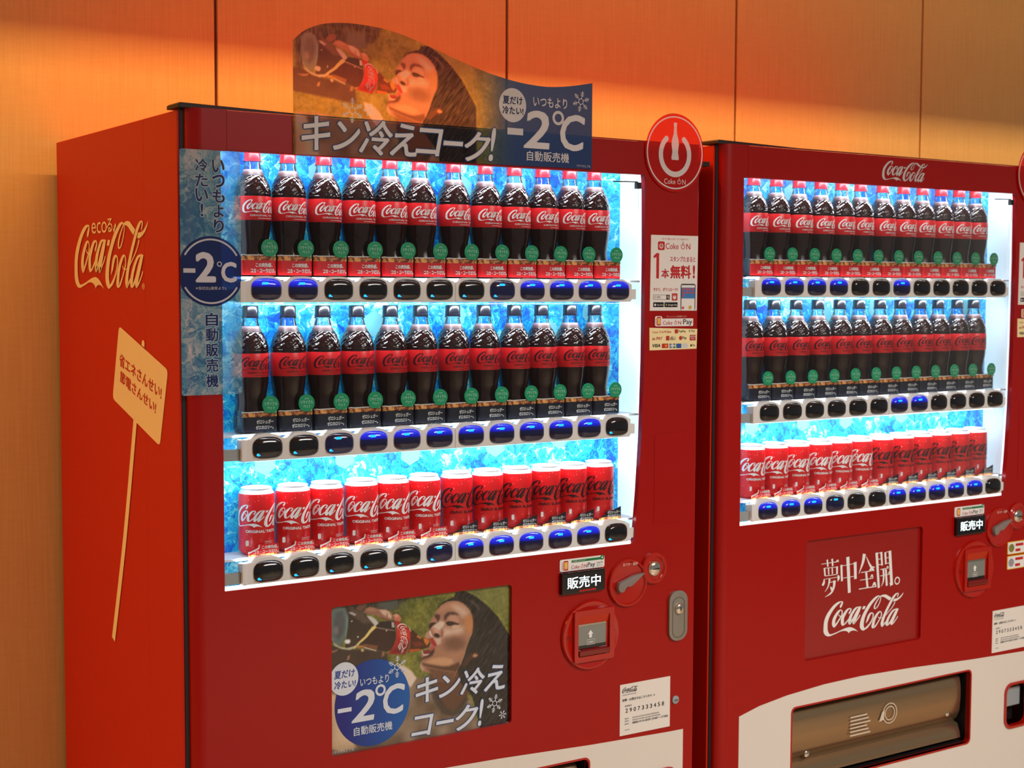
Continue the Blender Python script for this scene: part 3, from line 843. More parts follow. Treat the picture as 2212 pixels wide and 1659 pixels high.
def colour_grid(name, XZ, shape, y, cols, m, parent, alpha=None):
    nx, nz = shape
    me = bpy.data.meshes.new(name)
    V = np.stack([XZ[:, 0], np.full(len(XZ), y), XZ[:, 1]], 1)
    idx = np.arange(nx * nz).reshape(nz, nx)
    F = np.stack([idx[:-1, :-1], idx[:-1, 1:], idx[1:, 1:], idx[1:, :-1]], -1).reshape(-1, 4)
    me.from_pydata(V.tolist(), [], F.tolist())
    at = me.color_attributes.new('ink', 'FLOAT_COLOR', 'POINT')
    at.data.foreach_set('color', np.concatenate([to_linear(cols), np.ones((len(cols), 1)) if alpha is None else alpha], 1).astype(np.float32).ravel())
    me.materials.append(m)
    return link(name, me, parent)

# ------------------------------------------------------------------ vending machine
W, ZT, DEPTH = 1.16, 1.797, 0.7200
WIN = [(0.0712, 0.953), (0.982, 0.953), (0.9905, 0.958), (1.0000, 1.060), (1.0076, 1.182), (1.0119, 1.338), (1.0129, 1.561),
       (1.0105, 1.700), (1.0080, 1.7262), (0.9990, 1.7270), (0.078, 1.7255), (0.070, 1.7245)]
POSTER = (0.2801, 0.6175, 0.6807, 0.8994)
SLOT = (0.2427, 0.325, 0.8735, 0.511)
COIN_RET = (1.013, 0.336, 1.112, 0.4525)
ICE_Y = 0.092
ROW_BASE = (1.5075, 1.2265, 1.0045)
RAILS = ((1.463, 1.5005), (1.181, 1.2195), (0.9605, 0.9985))
BTN_Z = (1.4850, 1.2030, 0.9805)
BTN_X = [0.1530 + 0.07145 * i for i in range(12)]

def button_mesh(name, m):
    P = []
    for i in range(28):
        a = 2 * math.pi * i / 28
        c, s = math.cos(a), math.sin(a)
        n = 3.4
        x = 0.0270 * math.copysign(abs(c) ** (2 / n), c)
        z = 0.0170 * math.copysign(abs(s) ** (2 / n), s)
        if z > 0:
            z += 0.0026 * (1 - (x / 0.0270) ** 2)
        P.append((x, z))
    mb = MB(); V = []; F = []
    rings = ((1.06, 0.002), (1.06, -0.0022), (1.0, -0.0034), (0.93, -0.0066), (0.78, -0.0088), (0.45, -0.0098))
    for s, y in rings:
        V += [(x * s, y, z * s) for x, z in P]
    for k in range(len(rings) - 1):
        for i in range(28):
            j = (i + 1) % 28
            F.append((k * 28 + i, k * 28 + j, (k + 1) * 28 + j, (k + 1) * 28 + i))
    F.append(tuple(5 * 28 + i for i in range(28)))
    return mb.add(V, F).mesh(name, m, smooth=50)

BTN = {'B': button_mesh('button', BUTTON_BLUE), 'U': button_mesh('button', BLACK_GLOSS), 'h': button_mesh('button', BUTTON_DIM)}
LED_TOP = MB().plate(rrect(-0.0125, 0.0095, 0.0000, 0.0138, 0.002, 3), y0=-0.0102, y1=-0.0085).mesh('button_lamp', LED_CYAN)
LED_LOW = MB().plate(rrect(-0.0235, -0.0122, -0.0160, -0.0078, 0.0012, 2), y0=-0.0086, y1=-0.006).mesh('button_lamp', LED_CYAN)

def scallop_rail(z0, z1):
    P = [(0.1075, z0), (0.972, z0), (0.9755, z0 + 0.004), (0.9755, z1 - 0.002)]
    for x in np.linspace(0.968, 0.115, 120):
        d = min(abs(x - b) for b in BTN_X)
        k = max(0.0, 1 - (d / 0.034) ** 2)
        P.append((x, z1 + 0.0090 * smooth(np.array([k]))[0]))
    P += [(0.1075, z1 - 0.001)]
    return P

def build_machine(idx, loc, rz, label, states, which):
    root = empty('vending_machine', loc, label, 'vending machine', 'red drink vending machines against the panelled wall', rz)
    # cabinet shell
    MB().box(0, 0.012, 0.022, 0.190, 0.05, ZT - 0.004).build('side_panel', RED_SIDE, root, bevel=0.001, seg=1)
    MB().box(0.0004, 0.012, 0.1904, DEPTH, 0.05, ZT - 0.004).build('side_panel', RED_SIDE, root, bevel=0.001, seg=1)
    MB().box(W - 0.012, W, 0.022, DEPTH, 0.05, ZT - 0.004).build('side_panel', RED_SIDE, root)
    MB().box(0.012, W - 0.012, 0.03, DEPTH, ZT - 0.02, ZT - 0.004).build('top_panel', RED_SIDE, root)
    MB().box(0.012, W - 0.012, DEPTH - 0.012, DEPTH, 0.05, ZT - 0.02).build('rear_panel', DARK_IN, root)
    MB().box(0.012, W - 0.012, 0.03, DEPTH - 0.012, 0.05, 0.08).build('base_tray', DARK_IN, root)
    for x in (0.08, W - 0.08):
        for y in (0.10, DEPTH - 0.08):
            MB().lathe([(0.018, -0.0097 - loc[2]), (0.02, 0.0), (0.012, 0.006), (0.012, 0.05)], 12, (x, y, 0)).build('levelling_foot', BLACK, root, smooth=40)
    # black gasket frame between cabinet and door
    g = MB().plate([(0.004, 0.06), (W - 0.004, 0.06), (W - 0.004, ZT - 0.002), (0.004, ZT - 0.002)],
                   [[(0.05, 0.12), (W - 0.05, 0.12), (W - 0.05, ZT - 0.05), (0.05, ZT - 0.05)]], 0.0195, 0.030)
    g.build('door_gasket', BLACK, root)
    # dark cover strip along the top
    tc_ = MB().plate([(-0.003, ZT - 0.001), (W + 0.002, ZT - 0.001), (W + 0.002, ZT + 0.0018), (0.24, ZT + 0.0028), (0.075, ZT + 0.0062), (0.0, ZT + 0.0078), (-0.003, ZT + 0.005)], (), 0.006, 0.062)
    tc_.build('top_cover', DARK_TOP, root, bevel=0.001)
    if which == 1:
        MB().box(W + 0.004, W + 0.058, 0.035, DEPTH, ZT - 0.04, ZT - 0.03).build('gap_light_block', DARK_IN, root)  # added board, blocks lamp light falling between the machines
    # door skin with its openings
    d = MB()
    d.plate([(0.036, 0.10), (1.154, 0.10), (1.154, ZT), (0.036, ZT)],
            [WIN, rrect(*POSTER, 0.008), rrect(*SLOT, 0.012), rrect(*COIN_RET, 0.025)], 0.0, 0.012)
    prof = [(0.036, 0.0)] + [(0.036 - 0.025 * math.sin(t), 0.022 - 0.022 * math.cos(t)) for t in np.linspace(0.15, math.pi / 2, 8)] + [(0.011, 0.03), (0.036, 0.03)]
    prof2 = [(1.154, 0.0)] + [(1.154 + 0.008 * math.sin(t), 0.008 - 0.008 * math.cos(t)) for t in np.linspace(0.15, math.pi / 2, 6)] + [(1.162, 0.03), (1.154, 0.03)]
    for pr in (prof, prof2):
        n = len(pr)
        d.add([(x, y, z) for z in (0.10, ZT) for x, y in pr],
              [(i, (i + 1) % n, n + (i + 1) % n, n + i) for i in range(n)] + [tuple(range(n)), tuple(range(2 * n - 1, n - 1, -1))])
    door = d.build('door', RED, root, smooth=35)
    MB().plate([(0.0815, 1.7275), (0.9905, 1.7285), (0.9905, ZT - 0.0012), (0.0815, ZT - 0.0012)], (), -0.0009, 0.002).build('header_panel', RED, root, bevel=0.0006, seg=1)
    MB().plate(rrect(1.0427, 0.990, 1.1324, 1.1825, 0.004), (), -0.0008, 0.002).build('service_hatch', RED, root, bevel=0.0006, seg=1)
    # display bay
    bay = MB()
    x0, x1, z0, z1 = 0.045, 1.035, 0.935, 1.745
    bay.box(x0 - 0.01, x0, 0.0125, ICE_Y + 0.006, z0, z1).box(x1, x1 + 0.008, 0.0125, ICE_Y + 0.006, z0, z1)
    bay.box(x0 - 0.01, x1 + 0.008, 0.0125, ICE_Y + 0.006, z1, z1 + 0.01).box(x0 - 0.01, x1 + 0.008, 0.0125, ICE_Y + 0.006, z0 - 0.01, z0)
    bay.build('bay_lining', WHITE, root)
    MB().box(1.0165, 1.0205, 0.018, ICE_Y, z0 + 0.02, z1 - 0.01).build('light_diffuser', LED_WHITE, root)
    MB().box(0.0465, 0.0505, 0.018, ICE_Y, z0 + 0.02, z1 - 0.01).build('light_diffuser', LED_WHITE, root)
    ice = MB().box(x0, 1.0165, ICE_Y, ICE_Y + 0.004, z0, z1).build('ice_backdrop', ICE, root)
    rr = random.Random(3)
    for (hx, hz) in ((0.225, 1.655), (0.30, 1.705), (0.62, 1.69), (0.86, 1.67), (0.225, 1.385), (0.60, 1.435), (0.83, 1.40), (0.94, 1.44),
                     (0.19, 1.165), (0.355, 1.165), (0.50, 1.165), (0.70, 1.170), (0.86, 1.172), (0.42, 1.42), (0.75, 1.70)):
        r_ = 0.016 + 0.012 * rr.random(); t0 = 0.5236 + rr.uniform(-.1, .1)
        Art().poly([(hx + r_ * math.cos(t0 + k * math.pi / 3), hz + r_ * math.sin(t0 + k * math.pi / 3)) for k in range(6)]).build('hexagon_print', mat('hexagon_print', (130, 218, 238), 0.4), ice, ICE_Y - 0.0006)
    # lamps tucked behind each rail and behind the top of the frame, shining on the goods
    c, s = math.cos(rz), math.sin(rz)
    def bay_lamp(x, y, z, tx, ty, tz, sx, sy, p, col=(0.86, 0.94, 1.0)):
        q = lambda x, y, z: (loc[0] + c * x - s * y, loc[1] + s * x + c * y, loc[2] + z)
        area_light('bay_lamp', q(x, y, z), q(tx, ty, tz), sx, sy, p, col)
    bay_lamp(0.53, 0.0195, 1.738, 0.53, 0.060, 1.66, 0.92, 0.008, 1.9)
    bay_lamp(0.53, 0.0195, 1.4610, 0.53, 0.060, 1.38, 0.86, 0.008, 1.8)
    bay_lamp(0.53, 0.0195, 1.1790, 0.53, 0.050, 1.10, 0.86, 0.008, 1.7)
    # rails, shelves, buttons
    for r, (za, zb) in enumerate(RAILS):
        rail = MB().plate(scallop_rail(za, zb), (), -0.003, 0.016).build('button_rail', RAIL, root, smooth=45, bevel=0.0016)
        MB().plate(rrect(0.1035, za - 0.0005, 0.1125, zb + 0.0005, 0.003, 3), (), -0.0042, 0.017).build('rail_end_cap', RAIL, rail, smooth=45, bevel=0.001)
        MB().box(0.5455, 0.5461, -0.0034, -0.002, za + 0.001, zb - 0.001).build('rail_joint', GREY, rail)
        MB().box(0.071, 0.106, 0.004, 0.014, za + 0.002, za + 0.022).build('rail_bracket', GREY, rail)
        MB().box(0.974, 0.992, 0.004, 0.014, za + 0.005, za + 0.026).build('rail_bracket', RAIL, rail)
        MB().box(0.052, 1.0155, 0.0208, ICE_Y - 0.0005, ROW_BASE[r] - 0.004, ROW_BASE[r]).build('shelf', WHITE, root)
        MB().box(0.100, 0.985, 0.0168, 0.0206, ROW_BASE[r] - 0.0035, ROW_BASE[r] + 0.0006).build('shelf_light', SHELF_LED, root)
        for i in range(12):
            st = states[r][i]
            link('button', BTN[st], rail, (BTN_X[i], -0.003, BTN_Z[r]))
            if st in 'Bh':
                link('button_lamp', LED_TOP, rail, (BTN_X[i], -0.003, BTN_Z[r]))
            if st in 'Uh' and which == 1 or st == 'u':
                link('button_lamp', LED_LOW, rail, (BTN_X[i], -0.003, BTN_Z[r]))
    MB().box(0.0715, 0.984, 0.004, 0.011, 0.9460, 0.9590).build('sill_light', mat('sill_led', (255, 255, 255), 0.5, emit=(255, 246, 240), strength=1.6), root)
    # black wire hook in the top corner of the window
    hk = MB().tube([(0.930, 0.004, 1.7105), (0.960, 0.004, 1.7115), (0.994, 0.004, 1.7122)], 0.0014, 6)
    hk.box(0.990, 1.001, 0.000, 0.010, 1.698, 1.711)
    hk.build('wire_hook', BLACK, root)
    MB().tube([(0.996, 0.003, 1.700), (0.996, 0.003, 1.655)], 0.0005, 5).build('hook_thread', GREY, root)
    # clear pane over the display bay
    MB().plate(WIN, (), 0.0170, 0.0176).build('window_pane', GLASS, root)
    # lower front: white printed field
    base_top = [(0.0765, 0.5197), (0.1386, 0.5343), (0.2256, 0.5456), (0.3458, 0.5537), (0.4709, 0.5554), (0.6517, 0.5500), (0.8793, 0.5391), (1.0885, 0.5323), (1.130, 0.5318)]
    MB().plate(base_top + [(1.130, 0.11), (0.0765, 0.11)], [rrect(SLOT[0] - .004, SLOT[1] - .004, SLOT[2] + .004, SLOT[3] + .004, 0.014), rrect(COIN_RET[0] - .003, COIN_RET[1] - .003, COIN_RET[2] + .003, COIN_RET[3] + .003, 0.027)],
               -0.0009, 0.001).build('white_print_field', mat('white_vinyl', (226, 218, 206), 0.4), root)
    # pick-up slot
    rim = MB().plate(rrect(SLOT[0] - .004, SLOT[1] - .004, SLOT[2] + .004, SLOT[3] + .004, 0.014), [rrect(*SLOT, 0.012)], -0.002, 0.010)
    rim.build('slot_rim', RED_EDGE, root)
    sb = MB().box(SLOT[0] - .01, SLOT[2] + .01, 0.115, 0.125, SLOT[1] - .01, SLOT[3] + .01)
    sb.box(SLOT[0] - .01, SLOT[2] + .01, 0.013, 0.12, SLOT[3] + .002, SLOT[3] + .01).box(SLOT[0] - .01, SLOT[2] + .01, 0.013, 0.12, SLOT[1] - .01, SLOT[1] - .002)
    sb.box(SLOT[0] - .01, SLOT[0] - .002, 0.013, 0.12, SLOT[1], SLOT[3]).box(SLOT[2] + .002, SLOT[2] + .01, 0.013, 0.12, SLOT[1], SLOT[3])
    sb.build('slot_lining', DARK_IN, root)
    fp = [(0.030, 0.497), (0.024, 0.490), (0.020, 0.470), (0.019, 0.440), (0.022, 0.405), (0.030, 0.385), (0.040, 0.374), (0.028, 0.370), (0.020, 0.350), (0.018, 0.335)]
    V = [(x, y, z) for x in (SLOT[0] + .006, SLOT[2] - .012) for y, z in fp]
    n = len(fp)
    flap = MB().add(V, [(i, i + 1, n + i + 1, n + i) for i in range(n - 1)]).build('slot_flap', BRONZE, root, smooth=60)
    for x, z in ((SLOT[0] + 0.075, 0.385), (SLOT[2] - 0.055, 0.402)):
        MB().lathe([(0.008, 0.0), (0.008, 0.003), (0.004, 0.006)], 14, (x, 0.026, z), axis='y').build('flap_screw', CHROME, flap, smooth=40)
    fa = Art().ring(0.594, 0.441, 0.026, 0.0235, 30).ring(0.594, 0.441, 0.018, 0.0155, 24).poly([(0.556, 0.425), (0.573, 0.428), (0.575, 0.452), (0.566, 0.448)])
    for k in range(6):
        fa.rect(0.455, 0.405 + k * 0.009, 0.455 + 0.07 - 0.006 * (k % 3), 0.4085 + k * 0.009)
    fa.build('flap_print', mat('flap_print', (214, 200, 178), 0.4), flap, 0.0165)
    # coin return cup
    MB().plate(rrect(COIN_RET[0] - .003, COIN_RET[1] - .003, COIN_RET[2] + .003, COIN_RET[3] + .003, 0.027), [rrect(COIN_RET[0] + .004, COIN_RET[1] + .004, COIN_RET[2] - .004, COIN_RET[3] - .004, 0.022)], -0.005, 0.012).build('coin_return_rim', RED_PLASTIC, root, bevel=0.0015)
    MB().box(COIN_RET[0], COIN_RET[2], 0.05, 0.055, COIN_RET[1], COIN_RET[3]).build('coin_return_cup', DARK_IN, root)
    MB().box(COIN_RET[0] + .012, COIN_RET[2] - .012, 0.018, 0.024, 0.385, 0.435).build('coin_return_flap', GREY, root, bevel=0.002)
    # payment: note acceptor, change lever, coin slot
    br = MB().lathe([(0.0735, -0.002), (0.0735, 0.004), (0.071, 0.0075), (0.066, 0.008), (0.062, 0.006), (0.002, 0.006)], 48, (0.8745, 0, 0.7735), axis='y').build('note_acceptor', RED_PLASTIC, root, smooth=40)
    MB().plate(rrect(0.8275, 0.7200, 0.9300, 0.8280, 0.005), [rrect(0.8370, 0.7320, 0.9180, 0.8170, 0.004)], -0.013, -0.005).build('note_slot_frame', RED_PLASTIC, br, bevel=0.0015)
    MB().add([(0.837, -0.012, 0.817), (0.918, -0.012, 0.817), (0.918, -0.0066, 0.797), (0.837, -0.0066, 0.797)], [(3, 2, 1, 0)]).build('note_slot_hood', mat('orange_hood', (190, 40, 8), 0.25), br)
    MB().box(0.838, 0.911, -0.0075, -0.0065, 0.7475, 0.797).build('note_slot_glass', mat('note_glass', (128, 132, 124), 0.12, coat=0.5), br)
    MB().box(0.838, 0.911, -0.0080, -0.0065, 0.7475, 0.7545).build('note_gap', BLACK_GLOSS, br)
    MB().box(0.838, 0.911, -0.0084, -0.0065, 0.7945, 0.7985).build('note_slot_edge', STEEL, br)
    MB().box(0.838, 0.9160, -0.0165, -0.0065, 0.7335, 0.7465).build('note_slot_lip', mat('dark_red_plastic', (120, 12, 8), 0.2, coat=0.5), br, bevel=0.003)
    na = Art().poly([(0.8640, 0.7765), (0.8710, 0.7850), (0.8780, 0.7765), (0.8745, 0.7765), (0.8745, 0.7690), (0.8675, 0.7690), (0.8675, 0.7765)])
    na.text('1000', 0.8655, 0.7575, 0.8785, 0.7620, bold=0.01).poly([(0.862, 0.7545), (0.882, 0.7545), (0.882, 0.7655), (0.862, 0.7655)], [[(0.8626, 0.7551), (0.8814, 0.7551), (0.8814, 0.7649), (0.8626, 0.7649)]])
    na.build('note_slot_print', WHITE_PRINT, br, -0.0083)
    for x in (0.8165, 0.9345):
        ua = Art().ring(x, 0.772, 0.0035, 0.0055, 12, 0, 180).rect(x - .0055, 0.764, x - .0035, 0.772).rect(x + .0035, 0.764, x + .0055, 0.772)
        ua.build('acceptor_mark', mat('dark_red_print', (90, 8, 8), 0.4), br, -0.0064)
    lr = MB().lathe([(0.0515, -0.002), (0.0515, 0.004), (0.049, 0.007), (0.046, 0.007), (0.043, 0.003), (0.001, 0.001)], 40, (0.9715, 0, 0.8715), axis='y').build('lever_bezel', RED_PLASTIC, root, smooth=40)
    lv = [(0.9395, 0.8690), (0.9405, 0.8600), (0.9465, 0.8545), (0.9545, 0.8560), (0.9590, 0.8620), (0.9640, 0.8660), (0.9720, 0.8650), (0.9800, 0.8690), (0.9900, 0.8760), (1.0105, 0.8905), (0.9990, 0.8895), (0.9800, 0.8870), (0.9560, 0.8790), (0.9450, 0.8760)]
    MB().plate(lv, (), -0.014, -0.003).build('change_lever', mat('lever_grey', (132, 122, 116), 0.4), lr, smooth=50, bevel=0.0015)
    Art().text('おつり・返却', 0.9555, 0.9085, 0.9945, 0.9155, bold=0.015).build('lever_lettering', mat('pale_red_print', (236, 190, 178), 0.4), lr, -0.0074)
    cr = MB().lathe([(0.034, -0.002), (0.034, 0.005), (0.031, 0.008), (0.026, 0.008), (0.0235, 0.004), (0.001, 0.004)], 32, (1.0427, 0, 0.8955), axis='y').build('coin_bezel', RED_PLASTIC, root, smooth=40)
    MB().lathe([(0.0175, 0.003), (0.0175, 0.006), (0.014, 0.010), (0.006, 0.012), (0.0005, 0.0122)], 28, (1.0415, 0, 0.8955), axis='y').build('coin_plate', CHROME, cr, smooth=60)
    MB().box(1.0330, 1.0500, -0.0130, -0.0110, 0.8945, 0.8968).build('coin_gap', BLACK, cr)
    # lock
    lk = MB().plate(rrect(1.0842, 0.7311, 1.1349, 0.8398, 0.022, 6), (), -0.006, 0.002).build('lock_plate', mat('lock_grey', (148, 142, 130), 0.38, metal=0.4), root, smooth=40, bevel=0.0015)
    MB().plate(rrect(1.0925, 0.738, 1.1265, 0.826, 0.015, 6), [rrect(1.0935, 0.739, 1.1255, 0.825, 0.0145, 6)], -0.0066, -0.005).build('lock_handle_groove', mat('dark_grey_groove', (80, 76, 70), 0.5), lk)
    MB().lathe([(0.0125, 0.005), (0.0125, 0.009), (0.010, 0.012), (0.004, 0.0125)], 22, (1.1108, 0, 0.8010), axis='y').build('lock_cylinder', CHROME, lk, smooth=50)
    MB().box(1.1100, 1.1116, -0.0135, -0.012, 0.797, 0.805).build('keyhole', BLACK, lk)
    MB().lathe([(0.009, -0.002), (0.009, 0.003), (0.006, 0.0045)], 20, (1.1069, 0, 0.6003), axis='y').build('small_lock', GREY, root, smooth=40)
    MB().box(1.1025, 1.1113, -0.0052, -0.0044, 0.5995, 0.6011).build('keyhole', BLACK, root)
    # LED display
    ds = MB().box(0.797, 0.907, -0.010, 0.004, 0.865, 0.9105).build('status_display', BLACK_GLOSS, root, bevel=0.003)
    Art().text('販売中', 0.8095, 0.8765, 0.8945, 0.9005, bold=0.012, res=4).build('status_lettering', LED_TEXT, ds, -0.0104)
    if which == 1:
        dashes(Art(), 0.8405, 0.8835, 0.8685, 0.8720, 9).build('status_line', LED_RED, ds, -0.0104)
    # payment sticker above the display
    st_ = MB().plate(rrect(0.797, 0.9118, 0.911, 0.9368, 0.004), (), -0.0012, 0.001).build('pay_sticker', WHITE_PRINT, root)
    Art().rect(0.8265, 0.9285, 0.903, 0.9335).disc(0.905, 0.9325, 0.0052, 16).build('sticker_green', mat('sticker_green', (26, 120, 62), 0.4), st_, -0.0016)
    Art().text('ご利用いただけます!', 0.829, 0.9296, 0.862, 0.9326, res=2).build('sticker_white', WHITE_PRINT, st_, -0.0019)
    Art().rect(0.9022, 0.9318, 0.9078, 0.9332).rect(0.9043, 0.9297, 0.9057, 0.9353).build('sticker_cross', WHITE_PRINT, st_, -0.0019)
    coke_on(Art(), 0.826, 0.9155, 0.0395, 0.0095).build('sticker_lettering', RED_PRINT, st_, -0.0016)
    Art().text('Pay', 0.8675, 0.9135, 0.8865, 0.9250, bold=0.01).text('Coke ON', 0.891, 0.9215, 0.906, 0.9245).text('マネー', 0.891, 0.918, 0.906, 0.9205).text('チャージ', 0.891, 0.9145, 0.906, 0.917).build('sticker_lettering', mat('dark_grey_print', (60, 56, 56), 0.4), st_, -0.0016)
    pay_hand(0.811, 0.9235, 0.011, st_, -0.0016)
    # information sheet low on the right (its square code is left out)
    sh = MB().plate([(0.9552, 0.5447), (1.0921, 0.5442), (1.0920, 0.6545), (0.9553, 0.6545)], (), -0.0012, 0.001).build('information_sheet', mat('paper', (232, 226, 216), 0.6), root)
    sa = Art().logo(0.9610, 0.6355, 0.042)
    dashes(sa, 0.9611, 0.999, 0.6308, 0.6328, 14)
    sa.text('故障・お問合せはこちらから →', 0.9613, 0.6175, 1.0495, 0.6235, bold=0.012)
    sa.text('管理番号', 0.968, 0.6055, 0.9865, 0.6090)
    for i, ch in enumerate('2907333458'):
        sa.text(ch, 0.9700 + i * 0.0110, 0.5930, 0.9700 + i * 0.0110 + (0.0035 if ch == '1' else 0.0062), 0.6020, bold=0.01)
    for k in range(2):
        dashes(sa, 0.9683, 0.980, 0.5785 - k * 0.0052, 0.5813 - k * 0.0052, 4); dashes(sa, 0.9886, 1.062 + 0.004 * k, 0.5785 - k * 0.0052, 0.5813 - k * 0.0052, 26)
    dashes(sa, 0.9683, 0.980, 0.5670, 0.5700, 4)
    sa.text('0800-919-0509 (9:00〜17:00)', 0.9886, 0.5650, 1.0861, 0.5712, bold=0.008)
    dashes(sa, 0.9683, 0.982, 0.5548, 0.5568, 6)
    sa.build('sheet_lettering', BLACK_PRINT, sh, -0.0016)
    # app sticker on the right pillar
    ap = MB().plate([(1.0256, 1.4440), (1.1548, 1.4437), (1.1566, 1.6034), (1.0273, 1.6032)], (), -0.0012, 0.001).build('app_sticker', WHITE_PRINT, root)
    a = Art().poly(rrect(1.0458, 1.5718, 1.0639, 1.5899, 0.003), [circle(1.0548, 1.5805, 0.0055, 16)])
    a.ring(1.0548, 1.5805, 0.0033, 0.0015, 12).rect(1.0540, 1.581, 1.0556, 1.5875)
    coke_on(a, 1.0667, 1.5742, 0.0680, 0.0160)
    a.text('おトクで楽しいコカ・コーラ公式アプリ', 1.0568, 1.5935, 1.1285, 1.5975, res=2)
    a.stroke([(1.0350, 1.5560, 0.0045), (1.0400, 1.5600, 0.0058), (1.0455, 1.5635, 0.0058)]).rect(1.0420, 1.5121, 1.0490, 1.5650)
    a.text('本', 1.0555, 1.5125, 1.0765, 1.5325, bold=0.02).text('無料', 1.0800, 1.5118, 1.1370, 1.5405, bold=0.03).text('!', 1.1425, 1.5128, 1.1485, 1.5410, bold=0.03)
    a.text('スタンプたまると', 1.0790, 1.5480, 1.1495, 1.5590, bold=0.012).text('今すぐ、ダウンロード!!', 1.0341, 1.4848, 1.1011, 1.4928, bold=0.01)
    a.build('sticker_lettering', RED_PRINT, ap, -0.0016)
    b = Art().poly(rrect(1.0343, 1.4675, 1.0793, 1.4775, 0.001), [rrect(1.0349, 1.4681, 1.0700, 1.4769, 0.0008)]).text('コークオン', 1.037, 1.4700, 1.055, 1.4750, bold=0.02)
    b.poly(rrect(1.0345, 1.4515, 1.0627, 1.4618, 0.0015)).poly(rrect(1.0650, 1.4514, 1.1007, 1.4617, 0.0015))
    b.poly(rrect(1.1094, 1.4441, 1.1502, 1.5010, 0.004), [rrect(1.1112, 1.4441, 1.1485, 1.4985, 0.0005)])
    b.build('sticker_black', BLACK_PRINT, ap, -0.0016)
    w = Art().text('App Store', 1.0440, 1.4540, 1.0615, 1.4580, bold=0.01).text('Google Play', 1.0740, 1.4535, 1.0995, 1.4580, bold=0.01).disc(1.0392, 1.4563, 0.0026, 12)
    w.ring(1.0742, 1.4730, 0.0026, 0.0016, 12).stroke([(1.0758, 1.4712, 0.001), (1.0778, 1.4690, 0.001)])
    w.build('sticker_white', WHITE_PRINT, ap, -0.0019)
    Art().poly(rrect(1.0850, 1.4653, 1.1004, 1.4807, 0.002), [circle(1.0927, 1.4725, 0.0045, 14)]).rect(1.092, 1.473, 1.0934, 1.479).build('sticker_icon', mat('pale_red_icon', (196, 60, 60), 0.4), ap, -0.0016)
    Art().rect(1.1112, 1.4700, 1.1485, 1.4930).build('phone_screen', mat('phone_blue', (60, 130, 196), 0.3), ap, -0.0017)
    pr_ = Art()
    for k in range(9):
        pr_.disc(1.1165 + (k % 4) * 0.0085, 1.4895 - (k // 4) * 0.0070, 0.0028, 10)
    pr_.disc(1.116, 1.450, 0.003, 10).build('phone_icons', mat('phone_icon_red', (214, 70, 70), 0.4), ap, -0.002)
    Art().disc(1.136, 1.4505, 0.004, 12).rect(1.070, 1.4535, 1.0702, 1.4537).poly([(1.0680, 1.4535), (1.0720, 1.4562), (1.0680, 1.4595)]).build('phone_icons', mat('icon_yellow', (206, 176, 60), 0.4), ap, -0.002)
    # payment service stickers
    ps = MB().plate(rrect(1.0467, 1.4108, 1.1453, 1.4272, 0.002), (), -0.0012, 0.001).build('pay_sticker', WHITE_PRINT, root)
    coke_on(Art(), 1.0613, 1.4142, 0.0500, 0.0105).build('sticker_lettering', RED_PRINT, ps, -0.0016)
    Art().text('Pay', 1.1170, 1.4115, 1.1423, 1.4255, bold=0.01).build('sticker_lettering', mat('dark_grey_print'), ps, -0.0016)
    Art().text('キャッシュレス決済使えます!', 1.0715, 1.4295, 1.1267, 1.4335, res=2).build('sticker_caption', mat('pale_red_print'), ps, -0.0012)
    pay_hand(1.0490, 1.4215, 0.0100, ps, -0.0018)
    py = MB().plate([(1.0262, 1.3605), (1.1555, 1.3618), (1.1572, 1.4042), (1.0252, 1.4082)], (), -0.0012, 0.001).build('wallet_sticker', mat('pale_yellow_paper', (248, 232, 176), 0.5), root)
    for art in (coke_on(Art(), 1.0323, 1.3966, 0.0300, 0.0056).text('Wallet', 1.0640, 1.3966, 1.0846, 1.4018), Art().poly(rrect(1.0940, 1.3955, 1.1030, 1.4042, 0.0015)),
                Art().text('au PAY', 1.0325, 1.3822, 1.0604, 1.3888, bold=0.02, shear=0.2), Art().poly(rrect(1.0701, 1.3808, 1.0795, 1.3905, 0.0015)), Art().disc(1.1105, 1.3855, 0.0045, 14),
                Art().poly(rrect(1.0590, 1.3647, 1.0765, 1.3742, 0.001)), Art().poly(rrect(1.1361, 1.3797, 1.1523, 1.3917, 0.001))):
        art.build('wallet_logo', mat('sticker_red', (190, 50, 40), 0.4), py, -0.0016)
    k_ = Art().text('PayPay', 1.1045, 1.3962, 1.1250, 1.4022, bold=0.01).text('R Pay', 1.1337, 1.3966, 1.1500, 1.4026).text('d払い', 1.0812, 1.3810, 1.0966, 1.3900, bold=0.01).text('Pay', 1.1160, 1.3812, 1.1273, 1.3889, bold=0.01)
    k_.text('VISA', 1.0335, 1.3668, 1.0547, 1.3738, bold=0.03, shear=0.25).text('Pay', 1.1440, 1.3660, 1.1515, 1.3720).disc(1.1400, 1.3690, 0.0025, 10)
    k_.build('sticker_dark', mat('dark_grey_print'), py, -0.0016)
    Art().poly(rrect(1.0987, 1.3640, 1.1126, 1.3736, 0.001)).poly(rrect(1.0800, 1.3643, 1.0850, 1.3738, 0.001)).build('sticker_blue', mat('sticker_blue', (40, 90, 170), 0.4), py, -0.0016)
    Art().poly(rrect(1.0905, 1.3643, 1.0960, 1.3738, 0.001)).build('sticker_green', mat('sticker_green'), py, -0.0016)
    Art().poly(rrect(1.0853, 1.3643, 1.0902, 1.3738, 0.001)).poly(rrect(1.1166, 1.3643, 1.1301, 1.3733, 0.001)).build('sticker_pale', mat('sticker_pale', (206, 214, 220), 0.4), py, -0.0016)
